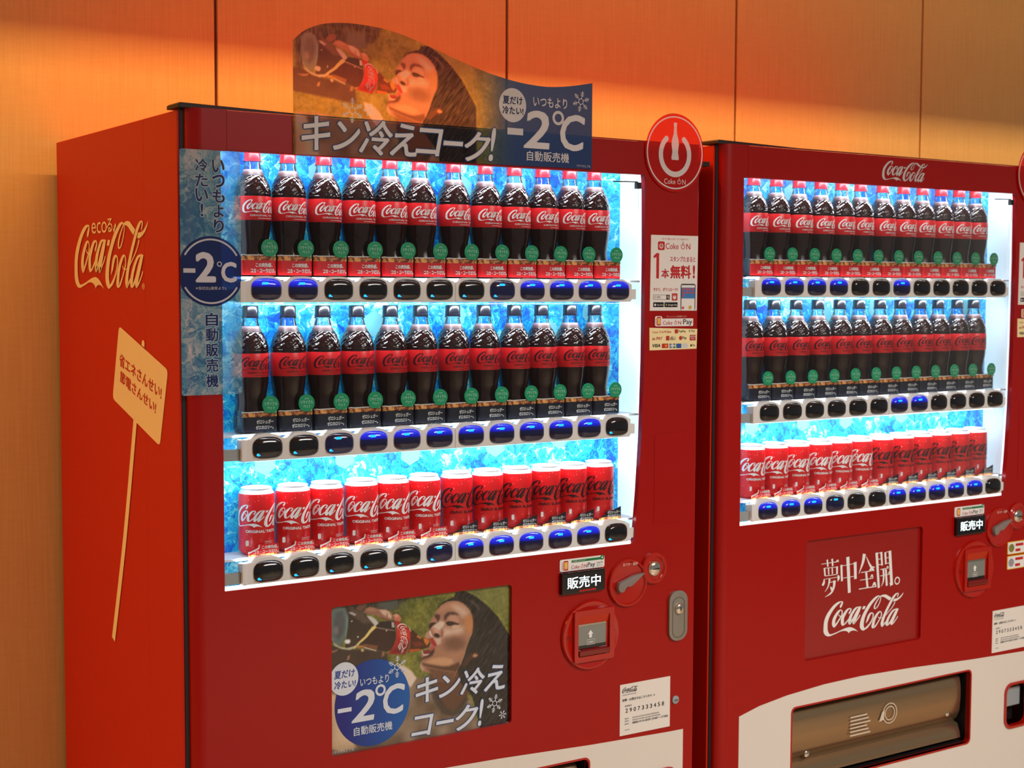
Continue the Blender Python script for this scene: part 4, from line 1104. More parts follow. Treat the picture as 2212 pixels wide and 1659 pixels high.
    Art().text('JCB', 1.0805, 1.3665, 1.0955, 1.3715, bold=0.04).text('AEON', 1.1368, 1.3862, 1.1516, 1.3900).text('Pay', 1.1400, 1.3815, 1.1490, 1.3850).build('sticker_white', WHITE_PRINT, py, -0.0018)
    Art().disc(1.0650, 1.3695, 0.0032, 14).build('sticker_circle', mat('sticker_circle_red', (206, 30, 30), 0.4), py, -0.0018)
    Art().disc(1.0700, 1.3695, 0.0032, 14).build('sticker_circle', mat('sticker_circle_orange', (236, 150, 40), 0.4), py, -0.0019)
    return root

def dashes(a, x0, x1, z0, z1, n):
    """a line of print too small to read"""
    R = random.Random(n)
    w = (x1 - x0) / n
    for k in range(n):
        q = R.random()
        a.rect(x0 + k * w, z0 + (z1 - z0) * 0.2 * q, x0 + k * w + w * (0.55 + 0.25 * q), z0 + (z1 - z0) * 0.38)
        a.rect(x0 + k * w + w * 0.1, z0 + (z1 - z0) * 0.62, x0 + k * w + w * 0.75, z1 - (z1 - z0) * 0.2 * R.random())
    return a

def coke_on(a, x0, z0, w, h):
    """'Coke ON' lettering whose O is a power mark"""
    a.text('Coke', x0, z0, x0 + w * 0.52, z0 + h * 0.78, bold=0.0)
    r = h * 0.36; cx, cz = x0 + w * 0.70, z0 + h * 0.38
    a.ring(cx, cz, r, r * 0.78, 24, 115, 425)
    a.rect(cx - h * 0.045, cz + h * 0.05, cx + h * 0.045, z0 + h)
    a.text('N', x0 + w * 0.84, z0, x0 + w, z0 + h * 0.76)
    return a

def pay_hand(cx, cz, s, parent, y):
    """hand holding a phone, the small payment drawing"""
    Art().poly(rrect(cx - s * 1.0, cz - s * 1.05, cx + s * 1.0, cz + s * 1.1, s * 0.4)).build('hand_drawing', WHITE_PRINT, parent, y)
    Art().poly(rrect(cx - s * 0.45, cz - s * 0.85, cx + s * 0.6, cz + s * 0.95, s * 0.15)).build('hand_drawing', RED_PRINT, parent, y - 0.0002)
    Art().rect(cx - s * 0.3, cz - s * 0.6, cx + s * 0.45, cz + s * 0.7).build('hand_drawing', mat('icon_yellow2', (240, 190, 90), 0.4), parent, y - 0.0004)
    h = Art()
    for k in range(4):
        h.ring(cx - s * 0.62, cz + s * (0.55 - 0.36 * k), s * 0.2, s * 0.13, 10, 60, 300)
    h.build('hand_drawing', RED_PRINT, parent, y - 0.0003)

LEFT_STATES = ('BBUUUUUhBBBB', 'UUhBBBBBBBBU', 'UUUUUhBBBBBU')
RIGHT_STATES = ('BBBBUUBUUUUU', 'UUUUUUBBUUUU', 'BBBhUUBBBBBU')
M1_LOC, M1_RZ = (0.0, 0.0, 0.0), 0.0
M2_LOC, M2_RZ = (1.2245, 0.0073, 0.0097), 0.0066
m1 = build_machine(0, M1_LOC, M1_RZ, 'nearer red drink vending machine with curved advert board on top', LEFT_STATES, 1)
m2 = build_machine(1, M2_LOC, M2_RZ, 'farther red drink vending machine with white script on its header', RIGHT_STATES, 2)

# ------------------------------------------------------------------ prints that only one machine carries
side = Art()
SL_U0, SL_Z0, SL_W = -0.6055, 1.4855, 0.4395
side.logo(SL_U0, SL_Z0, SL_W)
side.text('eco', -0.4890, 1.5945, -0.3960, 1.6165, bold=0.0).text('る', -0.3960, 1.5950, -0.3630, 1.6215, bold=0.01)
side.stroke([(-0.3565, 1.5950, 0.007), (-0.3440, 1.6090, 0.007)])
side.text('®', -0.2024, 1.4851, -0.1874, 1.4961)
side.build('side_lettering', CREAM_PRINT, m1, -0.0008, side=True)
board = Art()
def rounded(P, r, n=4):
    out = []
    k = len(P)
    for i in range(k):
        p, a, b = np.array(P[i]), np.array(P[i - 1]), np.array(P[(i + 1) % k])
        u = (a - p) / np.linalg.norm(a - p) * r; v = (b - p) / np.linalg.norm(b - p) * r
        for t in np.linspace(0, 1, n):
            out.append(tuple(p + u * (1 - t) ** 2 + v * t ** 2))
    return out
board.poly(rounded([(-0.3330, 1.4155), (-0.3755, 1.2740), (-0.1200, 1.2040), (-0.0748, 1.3430)], 0.012))
board.poly([(-0.2095, 1.3825), (-0.1940, 1.3790), (-0.1930, 1.3880), (-0.1985, 1.3925), (-0.2060, 1.3910)])
board.stroke([(-0.2487, 1.2400, 0.0185), (-0.3150, 1.0100, 0.0185), (-0.3900, 0.7980, 0.0185)])
board.build('side_placard_print', CREAM_PRINT, m1, -0.0008, side=True)
pl = Art()
def slanted(a, body, u0, z0, u1, z1, h, **k):
    t = Art().text(body, 0, 0, u1 - u0, h, **k)
    a.add([(u0 + x + 0.18 * (y - h / 2), z0 + y + x * (z1 - z0) / (u1 - u0)) for x, y in t.v], t.f, t.d)
slanted(pl, '省エネさんせい!', -0.3310, 1.3400, -0.1080, 1.2880, 0.0245, bold=0.02, res=4)
slanted(pl, '節電さんせい!', -0.3290, 1.3090, -0.1370, 1.2600, 0.0225, bold=0.02, res=4)
pl.build('side_placard_lettering', RED_PRINT, m1, -0.0013, side=True)

# header script on the farther machine
Art().logo(0.5075, 1.7395, 0.1600).build('header_lettering', mat('silver_print', (206, 206, 210), 0.35), m2, -0.0016)
# display insert of the farther machine
px0, pz0, px1, pz1 = POSTER
ins = MB().plate(rrect(px0 - 0.004, pz0 - 0.004, px1 + 0.004, pz1 + 0.004, 0.008), (), 0.008, 0.011).build('display_insert', mat('insert_red', (150, 20, 16), 0.25, coat=0.4), m2)
ia = Art()
for stk in MINCHO:
    ia.stroke([(0.33964 + x * 1e-4, 0.76001 + z * 1e-4, w * 0.92e-4) for x, z, w in stk])
ia.ring(0.5998, 0.7714, 0.0098, 0.0066, 24)
ia.logo(0.3470, 0.6625, 0.2770)
ia.build('insert_lettering', WHITE_PRINT, ins, 0.0073)
for k, (za, zb) in enumerate(((0.796, 0.829), (0.757, 0.792))):
    q = MB().plate(rrect(1.0085, za, 1.0790, zb, 0.003), (), -0.0012, 0.001).build('notice_sticker', mat('yellow_sticker', (232, 196, 60), 0.45), m2)
    Art().rect(1.0105, za + 0.002, 1.0770, zb - 0.002).build('sticker_white', WHITE_PRINT, q, -0.0016)
    Art().disc(1.024, (za + zb) / 2, 0.011, 18).build('sticker_picture', mat('sticker_olive' if k == 0 else 'sticker_grey', (124, 128, 60) if k == 0 else (150, 150, 156), 0.5), q, -0.002)
    Art().rect(1.040, zb - 0.013, 1.072, zb - 0.006).build('sticker_red', RED_PRINT, q, -0.002)
    Art().rect(1.040, za + 0.006, 1.060, za + 0.013).build('sticker_red', RED_PRINT, q, -0.002)

# advert behind the display window of the nearer machine
def advert_insert():
    nx, nz = 300, 212
    gx, gz = np.meshgrid(np.linspace(px0 - 0.003, px1 + 0.003, nx), np.linspace(pz0 - 0.003, pz1 + 0.003, nz))
    XZ = np.stack([gx.ravel(), gz.ravel()], 1)
    cols = paint_picture(XZ * 1e4)
    o = colour_grid('advert_insert', XZ, (nx, nz), 0.008, cols, attr_mat('advert_ink', 'ink', 0.25, 0.4), m1)
    Art().disc(0.3700, 0.7055, 0.0805, 56, 0.0830).build('advert_blue_disc', blend_mat('advert_blue', (26, 34, 126), (18, 96, 176), 0, 0.31, 0.45), o, 0.0076)
    Art().disc(0.3092, 0.7600, 0.0300, 40, 0.0315).build('advert_white_disc', mat('advert_white', (214, 224, 236), 0.3), o, 0.0073)
    Art().text('夏だけ', 0.2885, 0.7615, 0.3320, 0.7765, bold=0.02, shear=0.1).text('冷たい!', 0.2885, 0.7420, 0.3335, 0.7570, bold=0.02, shear=0.1).build('advert_lettering', mat('advert_navy', (30, 64, 150), 0.3), o, 0.0070)
    AW = mat('advert_white')
    def word(art):
        art.build('advert_lettering', AW, o, 0.0070)
    word(Art().text('いつもより', 0.3430, 0.7405, 0.4040, 0.7560, bold=0.015))
    word(Art().rect(0.2955, 0.6965, 0.3245, 0.7045).text('2', 0.3240, 0.6730, 0.3735, 0.7335, bold=0.02, shear=0.15).ring(0.3862, 0.7275, 0.0112, 0.0066, 28).text('C', 0.3915, 0.6770, 0.4390, 0.7350, bold=0.02, shear=0.12))
    word(Art().text('自動販売機', 0.3290, 0.6475, 0.4115, 0.6645, bold=0.012))
    word(Art().text('リサイクルしてね', 0.2825, 0.6200, 0.3295, 0.6262, res=2))
    for sx, sz, sr, sw, sa in ((0.4224, 0.7674, 0.0215, 0.0013, 0.5), (0.6445, 0.6617, 0.0190, 0.0013, 0.3), (0.6637, 0.6360, 0.0090, 0.0009, 0.1)):
        Art().snow(sx, sz, sr, sw, sa).build('advert_snowflake', AW, o, 0.0070)
    label_script().build('advert_label_script', mat('advert_label_white', (226, 200, 196), 0.3), o, 0.0076)
    for line in ((('キ', 0.4630, 0.6885, 0.5130, 0.7375), ('ン', 0.5150, 0.6920, 0.5640, 0.7350), ('冷', 0.5640, 0.6880, 0.6210, 0.7400), ('え', 0.6190, 0.6885, 0.6690, 0.7400)),
                 (('コ', 0.4530, 0.6235, 0.5030, 0.6640), ('ー', 0.5090, 0.6395, 0.5490, 0.6465), ('ク', 0.5530, 0.6200, 0.6060, 0.6690), ('!', 0.6050, 0.6215, 0.6180, 0.6750))):
        g = Art(); big_words(g, line, 0.012)
        glow = Art(); big_words(glow, tuple((c, x0 - 0.002, z0 - 0.002, x1 + 0.002, z1 + 0.002) for c, x0, z0, x1, z1 in line), 0.05)
        glow.build('advert_outline', mat('advert_outline_blue', (52, 78, 120), 0.3), o, 0.0075)
        g.build('advert_lettering', AW, o, 0.0070)

def label_script(k=1.0, ox=0.0, oz=0.0):
    """script running round the picture bottle's label"""
    S = spline([(x * 1e-4, z * 1e-4) for x, z in LABEL_PATH], 12)
    d = np.concatenate([[0], np.cumsum(np.linalg.norm(np.diff(S, axis=0), axis=1))])
    a = Art().logo(0, -0.5 * 0.316, 1.0)
    V = []
    for u, v in a.v:
        t = np.clip(u, 0, 1) * d[-1]
        p = np.array([np.interp(t, d, S[:, 0]), np.interp(t, d, S[:, 1])])
        q = np.array([np.interp(min(t + 0.002, d[-1]), d, S[:, 0]) - np.interp(max(t - 0.002, 0), d, S[:, 0]), np.interp(min(t + 0.002, d[-1]), d, S[:, 1]) - np.interp(max(t - 0.002, 0), d, S[:, 1])])
        q = q / np.linalg.norm(q)
        p = p + np.array([-q[1], q[0]]) * v * 0.062
        V.append((p[0] * k + ox, p[1] * k + oz))
    a.v = V
    return a

def big_words(a, items, bold):
    for ch, x0, z0, x1, z1 in items:
        a.text(ch, x0, z0, x1, z1, bold=0.012 + bold * 0.6, shear=0.2, res=5)
advert_insert()

# ------------------------------------------------------------------ printed film boards fixed to the nearer machine
# curved advert board standing above the header
tp = empty('advert_board', (0.5379, -0.004, 1.7268), 'curved translucent advert board of a person drinking from a bottle, above the nearer machine', 'sign')
TOP = np.array([(0.2069, 1.9274), (0.2300, 1.9470), (0.2640, 1.9610), (0.3042, 1.9673), (0.3450, 1.9680), (0.3900, 1.9650), (0.4397, 1.9556), (0.5000, 1.9380), (0.5592, 1.9201), (0.6200, 1.9040), (0.6760, 1.8938), (0.7200, 1.8895), (0.7633, 1.8888), (0.8150, 1.8945), (0.8687, 1.9047)])
def board_mesh():
    nx, nz = 420, 150
    xs = np.linspace(0.2063, 0.8687, nx)
    S = spline(TOP, 8)
    zt = np.interp(xs, S[:, 0], S[:, 1]); zb = np.interp(xs, [0.2063, 0.8687], [1.7267, 1.7316])
    t = np.linspace(0, 1, nz)[:, None]
    Z = zb[None, :] * (1 - t) + zt[None, :] * t
    Xg = np.repeat(xs[None, :], nz, 0)
    XZ = np.stack([Xg.ravel(), Z.ravel()], 1)
    src = np.stack([(XZ[:, 0] + 0.03105) / 0.90183, (XZ[:, 1] - 1.13330) / 0.90183], 1)
    cols = paint_picture(src * 1e4)
    g = smooth((XZ[:, 0] - 0.560) / 0.13)[:, None]
    h = smooth((XZ[:, 1] - 1.74) / 0.2)[:, None]
    blue = np.array([34, 66, 124.]) * (1 - h) + np.array([48, 84, 140.]) * h
    cols = np.clip(cols * 1.35 + 10, 0, 255) * (1 - g) + blue * g
    XZ = XZ - (0.5379, 1.7268)
    return colour_grid('printed_sheet', XZ, (nx, nz), 0.0, cols, film_mat('film_picture', attr='ink', fac=0.55), tp, 0.72 * (1 - g) + 0.14 * g)
sheet = board_mesh()
def local(art, ox, oz):
    art.v = [(x - ox, z - oz) for x, z in art.v]
    return art
OX, OZ = 0.5379, 1.7268
FW = film_mat('film_white', (250, 251, 255), fac=0.3, ink=True)
FB = film_mat('film_outline', (46, 80, 140), fac=0.4, ink=True)
W1 = (('キ', 0.2220, 1.7355, 0.2790, 1.7975), ('ン', 0.2840, 1.7385, 0.3400, 1.7910), ('冷', 0.3370, 1.7330, 0.4080, 1.7975), ('え', 0.4010, 1.7345, 0.4590, 1.7950), ('コ', 0.4560, 1.7385, 0.5170, 1.7900), ('ー', 0.5170, 1.7600, 0.5610, 1.7690), ('ク', 0.5640, 1.7330, 0.6240, 1.7900), ('!', 0.6190, 1.7355, 0.6360, 1.8000))
local(label_script(0.90183, -0.03105, 1.13330), OX, OZ).build('label_script', film_mat('film_label_white', (226, 206, 200), fac=0.45, ink=True), tp, -0.0004)
g = Art(); big_words(g, W1, 0.012)
g2 = Art(); big_words(g2, tuple((c, a - 0.002, b - 0.002, d + 0.002, e + 0.002) for c, a, b, d, e in W1), 0.045)
local(g2, OX, OZ).build('board_outline', FB, tp, -0.0004)
local(g, OX, OZ).build('board_lettering', FW, tp, -0.0009)
b = Art().disc(0.6750, 1.8466, 0.0318, 40, 0.0330)
local(b, OX, OZ).build('board_disc', FW, tp, -0.0005)
n_ = Art().text('夏だけ', 0.6520, 1.8480, 0.6980, 1.8635, bold=0.02).text('冷たい!', 0.6510, 1.8285, 0.7000, 1.8440, bold=0.02)
local(n_, OX, OZ).build('board_lettering', film_mat('film_navy', (24, 44, 110), fac=0.3, ink=True), tp, -0.0010)
for art in (Art().text('いつもより', 0.7234, 1.8480, 0.8055, 1.8680, bold=0.015),
            Art().rect(0.6625, 1.7895, 0.6995, 1.8025).text('2', 0.7000, 1.7655, 0.7630, 1.8400, bold=0.02, shear=0.1).ring(0.7838, 1.8290, 0.0142, 0.0085, 30).text('C', 0.7885, 1.7655, 0.8500, 1.8380, bold=0.02, shear=0.1),
            Art().text('自動販売機', 0.7085, 1.7410, 0.8110, 1.7605, bold=0.01), Art().text('リサイクルしてね', 0.8300, 1.7345, 0.8640, 1.7395, res=2)):
    local(art, OX, OZ).build('board_lettering', FW, tp, -0.0009)
for sx, sz, sr, sw, sa in ((0.3236, 1.8119, 0.0230, 0.0013, 0.5), (0.3583, 1.8157, 0.0120, 0.0010, 0.2), (0.8397, 1.8656, 0.0210, 0.0013, 0.3)):
    local(Art().snow(sx, sz, sr, sw, sa), OX, OZ).build('board_snowflake', FW, tp, -0.0009)

# ice-blue strip down the left edge of the window
sp_ = empty('advert_strip', (0.0500, -0.0035, 1.3025), 'tall ice-blue film strip on the left edge of the nearer machine', 'sign')
OX, OZ = 0.0500, 1.3025
def put(a, name, m_, y):
    return local(a, OX, OZ).build(name, m_, sp_, y)
stp = Art().poly(rrect(-0.0058, 1.3025, 0.1052, 1.7250, 0.004))
put(stp, 'printed_sheet', film_mat('film_ice', ice=True, fac=0.48), 0.0)
cir = Art(); P = [(x, z) for x, z in circle(0.0492, 1.5168, 0.0608, 64)]
cir.poly([(min(max(x, -0.0058), 0.1052), z) for x, z in P])
put(cir, 'strip_disc', film_mat('film_navy_disc', (26, 48, 116), fac=0.38), -0.0004)
rg = Art().ring(0.0492, 1.5168, 0.0565, 0.0535, 30, 30, 150).ring(0.0492, 1.5168, 0.0565, 0.0535, 30, 210, 330)
rg.rect(-0.0012, 1.5140, 0.0205, 1.5215).text('2', 0.0205, 1.4975, 0.0580, 1.5500, bold=0.03).ring(0.0645, 1.5295, 0.0045, 0.0030, 20).text('C', 0.0675, 1.4975, 0.0962, 1.5335, bold=0.03)
rg.text('※当社比(通常より)', 0.0209, 1.4840, 0.0765, 1.4905, res=2)
put(rg, 'strip_lettering', film_mat('film_white_soft', (240, 242, 250), fac=0.35, ink=True), -0.0009)
for txt, xc, zt, step in (('いつもより', 0.0640, 1.7095, 0.0258), ('冷たい!', 0.0335, 1.7095, 0.0255), ('自動販売機', 0.0498, 1.4450, 0.0266)):
    halo = Art(); vt = Art()
    for k, ch in enumerate(txt):
        h = step * 0.86; w = 0.0225
        if ch == '!':
            w = 0.0045
        if ch == 'よ' or ch == 'り': w = 0.0185
        z1 = zt - k * step
        vt.text(ch, xc - w / 2, z1 - h, xc + w / 2, z1, bold=0.02, res=4)
        halo.text(ch, xc - w / 2 - 0.0016, z1 - h - 0.0016, xc + w / 2 + 0.0016, z1 + 0.0016, bold=0.07, res=3)
    put(halo, 'strip_outline', film_mat('film_pale', (206, 226, 242), fac=0.4, ink=True), -0.0004)
    put(vt, 'strip_lettering', film_mat('film_navy_text', (26, 46, 110), fac=0.3, ink=True), -0.0009)

# round app sign on the top right corner, one on each machine
def round_sign(mloc, rz, label):
    c, s = math.cos(rz), math.sin(rz)
    x, y = 1.0875, -0.0035
    o = empty('round_sign', (mloc[0] + c * x - s * y, mloc[1] + s * x + c * y, mloc[2] + 1.6945), label, 'sign', 'round red film signs on the machine corners', rz)
    zc = 0.0823
    Art().disc(0, zc, 0.0800, 64, 0.0823).build('printed_disc', film_mat('film_red', (224, 36, 30), fac=0.5), o, 0.0)
    a = Art().ring(0, zc, 0.0765, 0.0735, 64)
    a.stroke([(0.045 * math.cos(t) * 0.86, zc - 0.004 + 0.045 * math.sin(t) * 0.92, 0.0115) for t in np.linspace(math.radians(128), math.radians(412), 20)], 3)
    a.disc(0.045 * 0.86 * math.cos(math.radians(128)), zc - 0.004 + 0.0414 * math.sin(math.radians(128)), 0.0058, 14)
    a.disc(0.045 * 0.86 * math.cos(math.radians(412)), zc - 0.004 + 0.0414 * math.sin(math.radians(412)), 0.0058, 14)
    bt = [(-0.0042, 0.063), (-0.0042, 0.058), (-0.0035, 0.054), (-0.0045, 0.040), (-0.0085, 0.028), (-0.0100, 0.018), (-0.0085, 0.008), (-0.0078, 0.001), (-0.0100, -0.010), (-0.0092, -0.0150)]
    a.poly([(x_, zc + z_) for x_, z_ in bt] + [(-x_, zc + z_) for x_, z_ in reversed(bt)])
    coke_on(a, -0.0290, 0.0165, 0.0585, 0.0140)
    a.build('sign_lettering', FW, o, -0.0006)
    return o
round_sign(M1_LOC, M1_RZ, 'round red film sign with white power mark on the nearer machine')
round_sign(M2_LOC, M2_RZ, 'round red film sign cut by the right picture edge, on the farther machine')

# ------------------------------------------------------------------ bottles, cans and their cards
BR = 0.0325
PROF = [(0.0255, 0.0), (0.0295, 0.0015), (0.0318, 0.008), (0.0322, 0.022), (0.0302, 0.036), (0.0274, 0.050), (0.0271, 0.058), (0.0290, 0.073), (0.0313, 0.087), (0.0325, 0.100)]
SHO = [(0.0325, 0.100), (0.0325, 0.1445), (0.0322, 0.1510), (0.0306, 0.1600), (0.0278, 0.1690), (0.0242, 0.1770), (0.0212, 0.1825)]
FOA = [(0.0212, 0.1825), (0.0185, 0.1880), (0.0165, 0.1930)]
NEK = [(0.0165, 0.1930), (0.0150, 0.1980), (0.0138, 0.2030), (0.0134, 0.2065), (0.0165, 0.2067), (0.0165, 0.2078), (0.0130, 0.2080)]
def ribbed_cap(m_):
    mb = MB(); seg = 40
    V, F = [], []
    prof = [(0.0150, 0.2080), (0.0152, 0.2126), (0.0146, 0.2132), (0.0148, 0.2138), (0.0148, 0.2275), (0.0138, 0.2300), (0.0040, 0.2303)]
    for k, (r, h) in enumerate(prof):
        for i in range(seg):
            a = 2 * math.pi * i / seg
            rr = r * (0.975 if (k in (3, 4) and i % 2) else 1)
            V.append((rr * math.sin(a), -rr * math.cos(a), h))
    for k in range(len(prof) - 1):
        for i in range(seg):
            j = (i + 1) % seg
            F.append((k * seg + i, k * seg + j, (k + 1) * seg + j, (k + 1) * seg + i))
    F.append(tuple(reversed(range(seg)))); F.append(tuple((len(prof) - 1) * seg + i for i in range(seg)))
    return mb.add(V, F).mesh('cap', m_, smooth=30)
body_me = MB().lathe(PROF, 32).mesh('bottle_body', COLA_LOW, smooth=60)
def embossed():
    S = spline(SHO, 5); seg = 72; mb = MB(); V, F = [], []
    for k, (r, h) in enumerate(S):
        w = smooth(np.array([(h - 0.147) / 0.006]))[0] * smooth(np.array([(0.1825 - h) / 0.004]))[0]
        for i in range(seg):
            a = 2 * math.pi * i / seg
            e = math.sin(9 * a + (h - 0.15) * 260) * math.sin(6 * a - (h - 0.15) * 330 + 1.0)
            rr = r + w * 0.0011 * (1 - 2 * abs(e)) * 0.8
            V.append((rr * math.sin(a), -rr * math.cos(a), h))
    n = len(S)
    for k in range(n - 1):
        for i in range(seg):
            j = (i + 1) % seg
            F.append((k * seg + i, k * seg + j, (k + 1) * seg + j, (k + 1) * seg + i))
    F.append(tuple(reversed(range(seg)))); F.append(tuple((n - 1) * seg + i for i in range(seg)))
    return mb.add(V, F).mesh('bottle_shoulder', COLA, smooth=70)
shoulder_me = embossed()
foam_me = MB().lathe(FOA, 32).mesh('foam', FOAM, smooth=60)
neck_me = MB().lathe(NEK, 28, close=False).mesh('bottle_neck', CLEAR, smooth=60)
lab_me = MB().lathe([(BR + 0.0002, 0.1020), (BR + 0.0004, 0.1025), (BR + 0.0004, 0.1440), (BR + 0.0002, 0.1445)], 48, close=False).mesh('label', RED_LABEL, smooth=60)
def label_print(word, m_):
    a = Art().logo(0.0, 0.1145, 0.0840, 0.0258)
    a.text(word, 0.0150, 0.1085, 0.0720, 0.1118, bold=0.01)
    a.rect(0.0290, 0.1048, 0.0660, 0.1055)
    return a.wrapped(BR + 0.0004, math.radians(-58)).mesh('label_lettering', m_)
print_white = label_print('ORIGINAL TASTE', WHITE_PRINT)
print_black = label_print('ZERO SUGAR', mat('label_black', (58, 14, 24), 0.4))
cap_red, cap_black = ribbed_cap(CAP_RED), ribbed_cap(CAP_BLACK)

CR = 0.0325
can_body = MB().lathe([(0.0240, 0.0), (0.0265, 0.002), (0.0325, 0.008), (0.0325, 0.1085), (0.0318, 0.1120)], 48, close=True)
def speckle(M):
    nt, N, L, p = nodes_of(M)
    tc = N.new('ShaderNodeTexCoord'); v = N.new('ShaderNodeTexVoronoi'); v.inputs['Scale'].default_value = 150
    c = N.new('ShaderNodeMath'); c.operation = 'LESS_THAN'; c.inputs[1].default_value = 0.13
    mx = N.new('ShaderNodeMix'); mx.data_type = 'RGBA'
    mx.inputs[6].default_value = srgb(226, 20, 26); mx.inputs[7].default_value = srgb(246, 170, 160)
    L.new(tc.outputs['Object'], v.inputs['Vector']); L.new(v.outputs['Distance'], c.inputs[0])
    L.new(c.outputs[0], mx.inputs[0]); L.new(mx.outputs[2], p.inputs['Base Color'])
speckle(CAN_RED)
can_me = can_body.mesh('can_body', CAN_RED, smooth=50)
can_lid = MB().lathe([(0.0318, 0.1120), (0.0300, 0.1150), (0.0278, 0.1185), (0.0276, 0.1200), (0.0284, 0.1215), (0.0272, 0.1222), (0.0258, 0.1195), (0.0020, 0.1195)], 40, close=False).mesh('can_lid', ALU, smooth=40)
tab_me = MB().plate([(x, z) for x, z in rrect(-0.008, -0.012, 0.008, 0.012, 0.006)], (), 0, 0.0012)
tab_me.v = [(x, z, 0.1198 + y) for x, y, z in tab_me.v]
tab_me = tab_me.mesh('pull_tab', ALU)
def can_print(word, m_):
    a = Art().logo(0.0, 0.0520, 0.1340, 0.0450)
    a.text(word, 0.0260, 0.0425, 0.0860, 0.0478, bold=0.035)
    a.text('Delicious &', 0.0620, 0.0250, 0.0800, 0.0275, res=2).text('Refreshing', 0.0620, 0.0215, 0.0800, 0.0240, res=2)
    return a.wrapped(CR, math.radians(-104)).mesh('can_lettering', m_)
can_white = can_print('ORIGINAL TASTE', WHITE_PRINT)
can_black = can_print('ZERO SUGAR', mat('can_black_print', (50, 10, 18), 0.4))

# cup-shaped clear card holder in front of each bottle
def cup_path(hw, yf, yb, r=0.007, n=5):
    P = [(-hw, yb)]
    for k in range(n + 1):
        a = math.pi + math.pi / 2 * k / n
        P.append((-hw + r + r * math.cos(a), yf + r + r * math.sin(a)))
    for k in range(n + 1):
        a = 1.5 * math.pi + math.pi / 2 * k / n
        P.append((hw - r + r * math.cos(a), yf + r + r * math.sin(a)))
    P.append((hw, yb))
    return P
def cup(z0, z1, hw, yf, yb, wavy=0.0, t=0.0):
    P = cup_path(hw, yf, yb)
    mb = MB(); n = len(P)
    V = [(x, y, z0) for x, y in P] + [(x, y, z1 + wavy * math.sin(k * 1.9)) for k, (x, y) in enumerate(P)]
    return mb.add(V, [(i, i + 1, n + i + 1, n + i) for i in range(n - 1)])
HW = 0.0334
holder_me = cup(0.0, 0.0420, HW, -0.0362, 0.012).mesh('clear_holder', ACRYLIC, smooth=60)
def card_front(z0, z1, m_, name, off, wavy=0.0):
    return cup(z0, z1, HW + off, -0.0362 - off, -0.030, wavy).mesh(name, m_, smooth=60)
card_red = card_front(0.0035, 0.0300, CARD_RED, 'card_panel', 0.0004)
card_black = card_front(0.0035, 0.0310, CARD_BLACK, 'card_panel', 0.0004)
card_ice = card_front(0.0300, 0.0385, BROWN_ICE, 'card_ice_band', 0.0004, 0.0006)
card_glow_line = card_front(0.0382, 0.0402, WHITE_PRINT, 'card_glow_line', 0.0002, 0.0004)  # white strip painted for the glow along the card's top edge
def card_words(l1, l2, y):
    a = Art().text(l1, -0.0080, 0.0175, 0.0245, 0.0255, bold=0.045).text(l2, -0.0175, 0.0075, 0.0300, 0.0153, bold=0.045)
    return a.mesh('card_lettering', WHITE_PRINT, y)
words_red = card_words('この爽快感、', 'コカ・コーラだけ。', -0.0372)
def zero_words(y, z=0.0, s=1.0, x=0.0):
    a = Art().text('ゼロシュガー', -0.0085 + x, z + 0.0180 * s, -0.0085 + x + 0.0330, z + 0.0255 * s, bold=0.03, shear=0.15).text('ゼロカロリー。', -0.0100 + x, z + 0.0080 * s, -0.0100 + x + 0.0345, z + 0.0152 * s, bold=0.03, shear=0.15)
    return a.mesh('card_lettering', WHITE_PRINT, y)
words_black = zero_words(-0.0372)
badge_pts = [(0.0185 + 0.0160 * math.cos(t), 0.0520 + 0.0160 * math.sin(t)) for t in np.linspace(math.radians(-60), math.radians(255), 30)] + [(0.0220, 0.0375), (0.0310, 0.0345)]
badge_me = MB().plate(badge_pts, (), -0.0395, -0.0378).mesh('badge', GREEN_PRINT)
ba = Art().text('100%', 0.0140, 0.0590, 0.0230, 0.0618, res=2).text('リサイクル', 0.0062, 0.0505, 0.0308, 0.0572, bold=0.015).text('ペット', 0.0112, 0.0430, 0.0262, 0.0492, bold=0.015)
badge_words = ba.mesh('badge_lettering', mat('pale_green_print', (206, 240, 226), 0.4), -0.0399)

# low cards standing in front of the cans
can_card_pts = [(-0.0260, 0.0000), (0.0340, 0.0000), (0.0340, 0.0170), (0.0330, 0.0215), (-0.0020, 0.0215), (-0.0040, 0.0190), (-0.0050, 0.0140), (-0.0220, 0.0085), (-0.0260, 0.0085)]
can_card_red = MB().plate(can_card_pts, (), 0.0, 0.001).mesh('card_panel', CARD_RED)
sw = Art().poly([(-0.0265, 0.0060), (-0.0265, 0.0100), (-0.0220, 0.0105), (-0.0070, 0.0160), (-0.0055, 0.0218), (-0.0035, 0.0218), (-0.0045, 0.0150), (-0.0060, 0.0135), (-0.0200, 0.0085)])
can_swoosh = sw.mesh('card_line', WHITE_PRINT, -0.0006)
can_words = Art().text('この爽快感。', 0.0005, 0.0130, 0.0320, 0.0195, bold=0.03).text('コカ・コーラだけ。', -0.0160, 0.0055, 0.0325, 0.0115, bold=0.03).mesh('card_lettering', WHITE_PRINT, -0.0008)
can_ice = Art().rect(-0.0258, 0.0004, 0.0338, 0.0048).mesh('card_ice_band', BROWN_ICE, -0.0004)
zero_card_pts = [(-0.0270, 0.0000), (0.0320, 0.0000), (0.0320, 0.0270), (0.0130, 0.0205), (-0.0060, 0.0195), (-0.0060, 0.0140), (-0.0270, 0.0050)]
can_card_black = MB().plate(zero_card_pts, (), 0.0, 0.001).mesh('card_panel', CARD_BLACK)
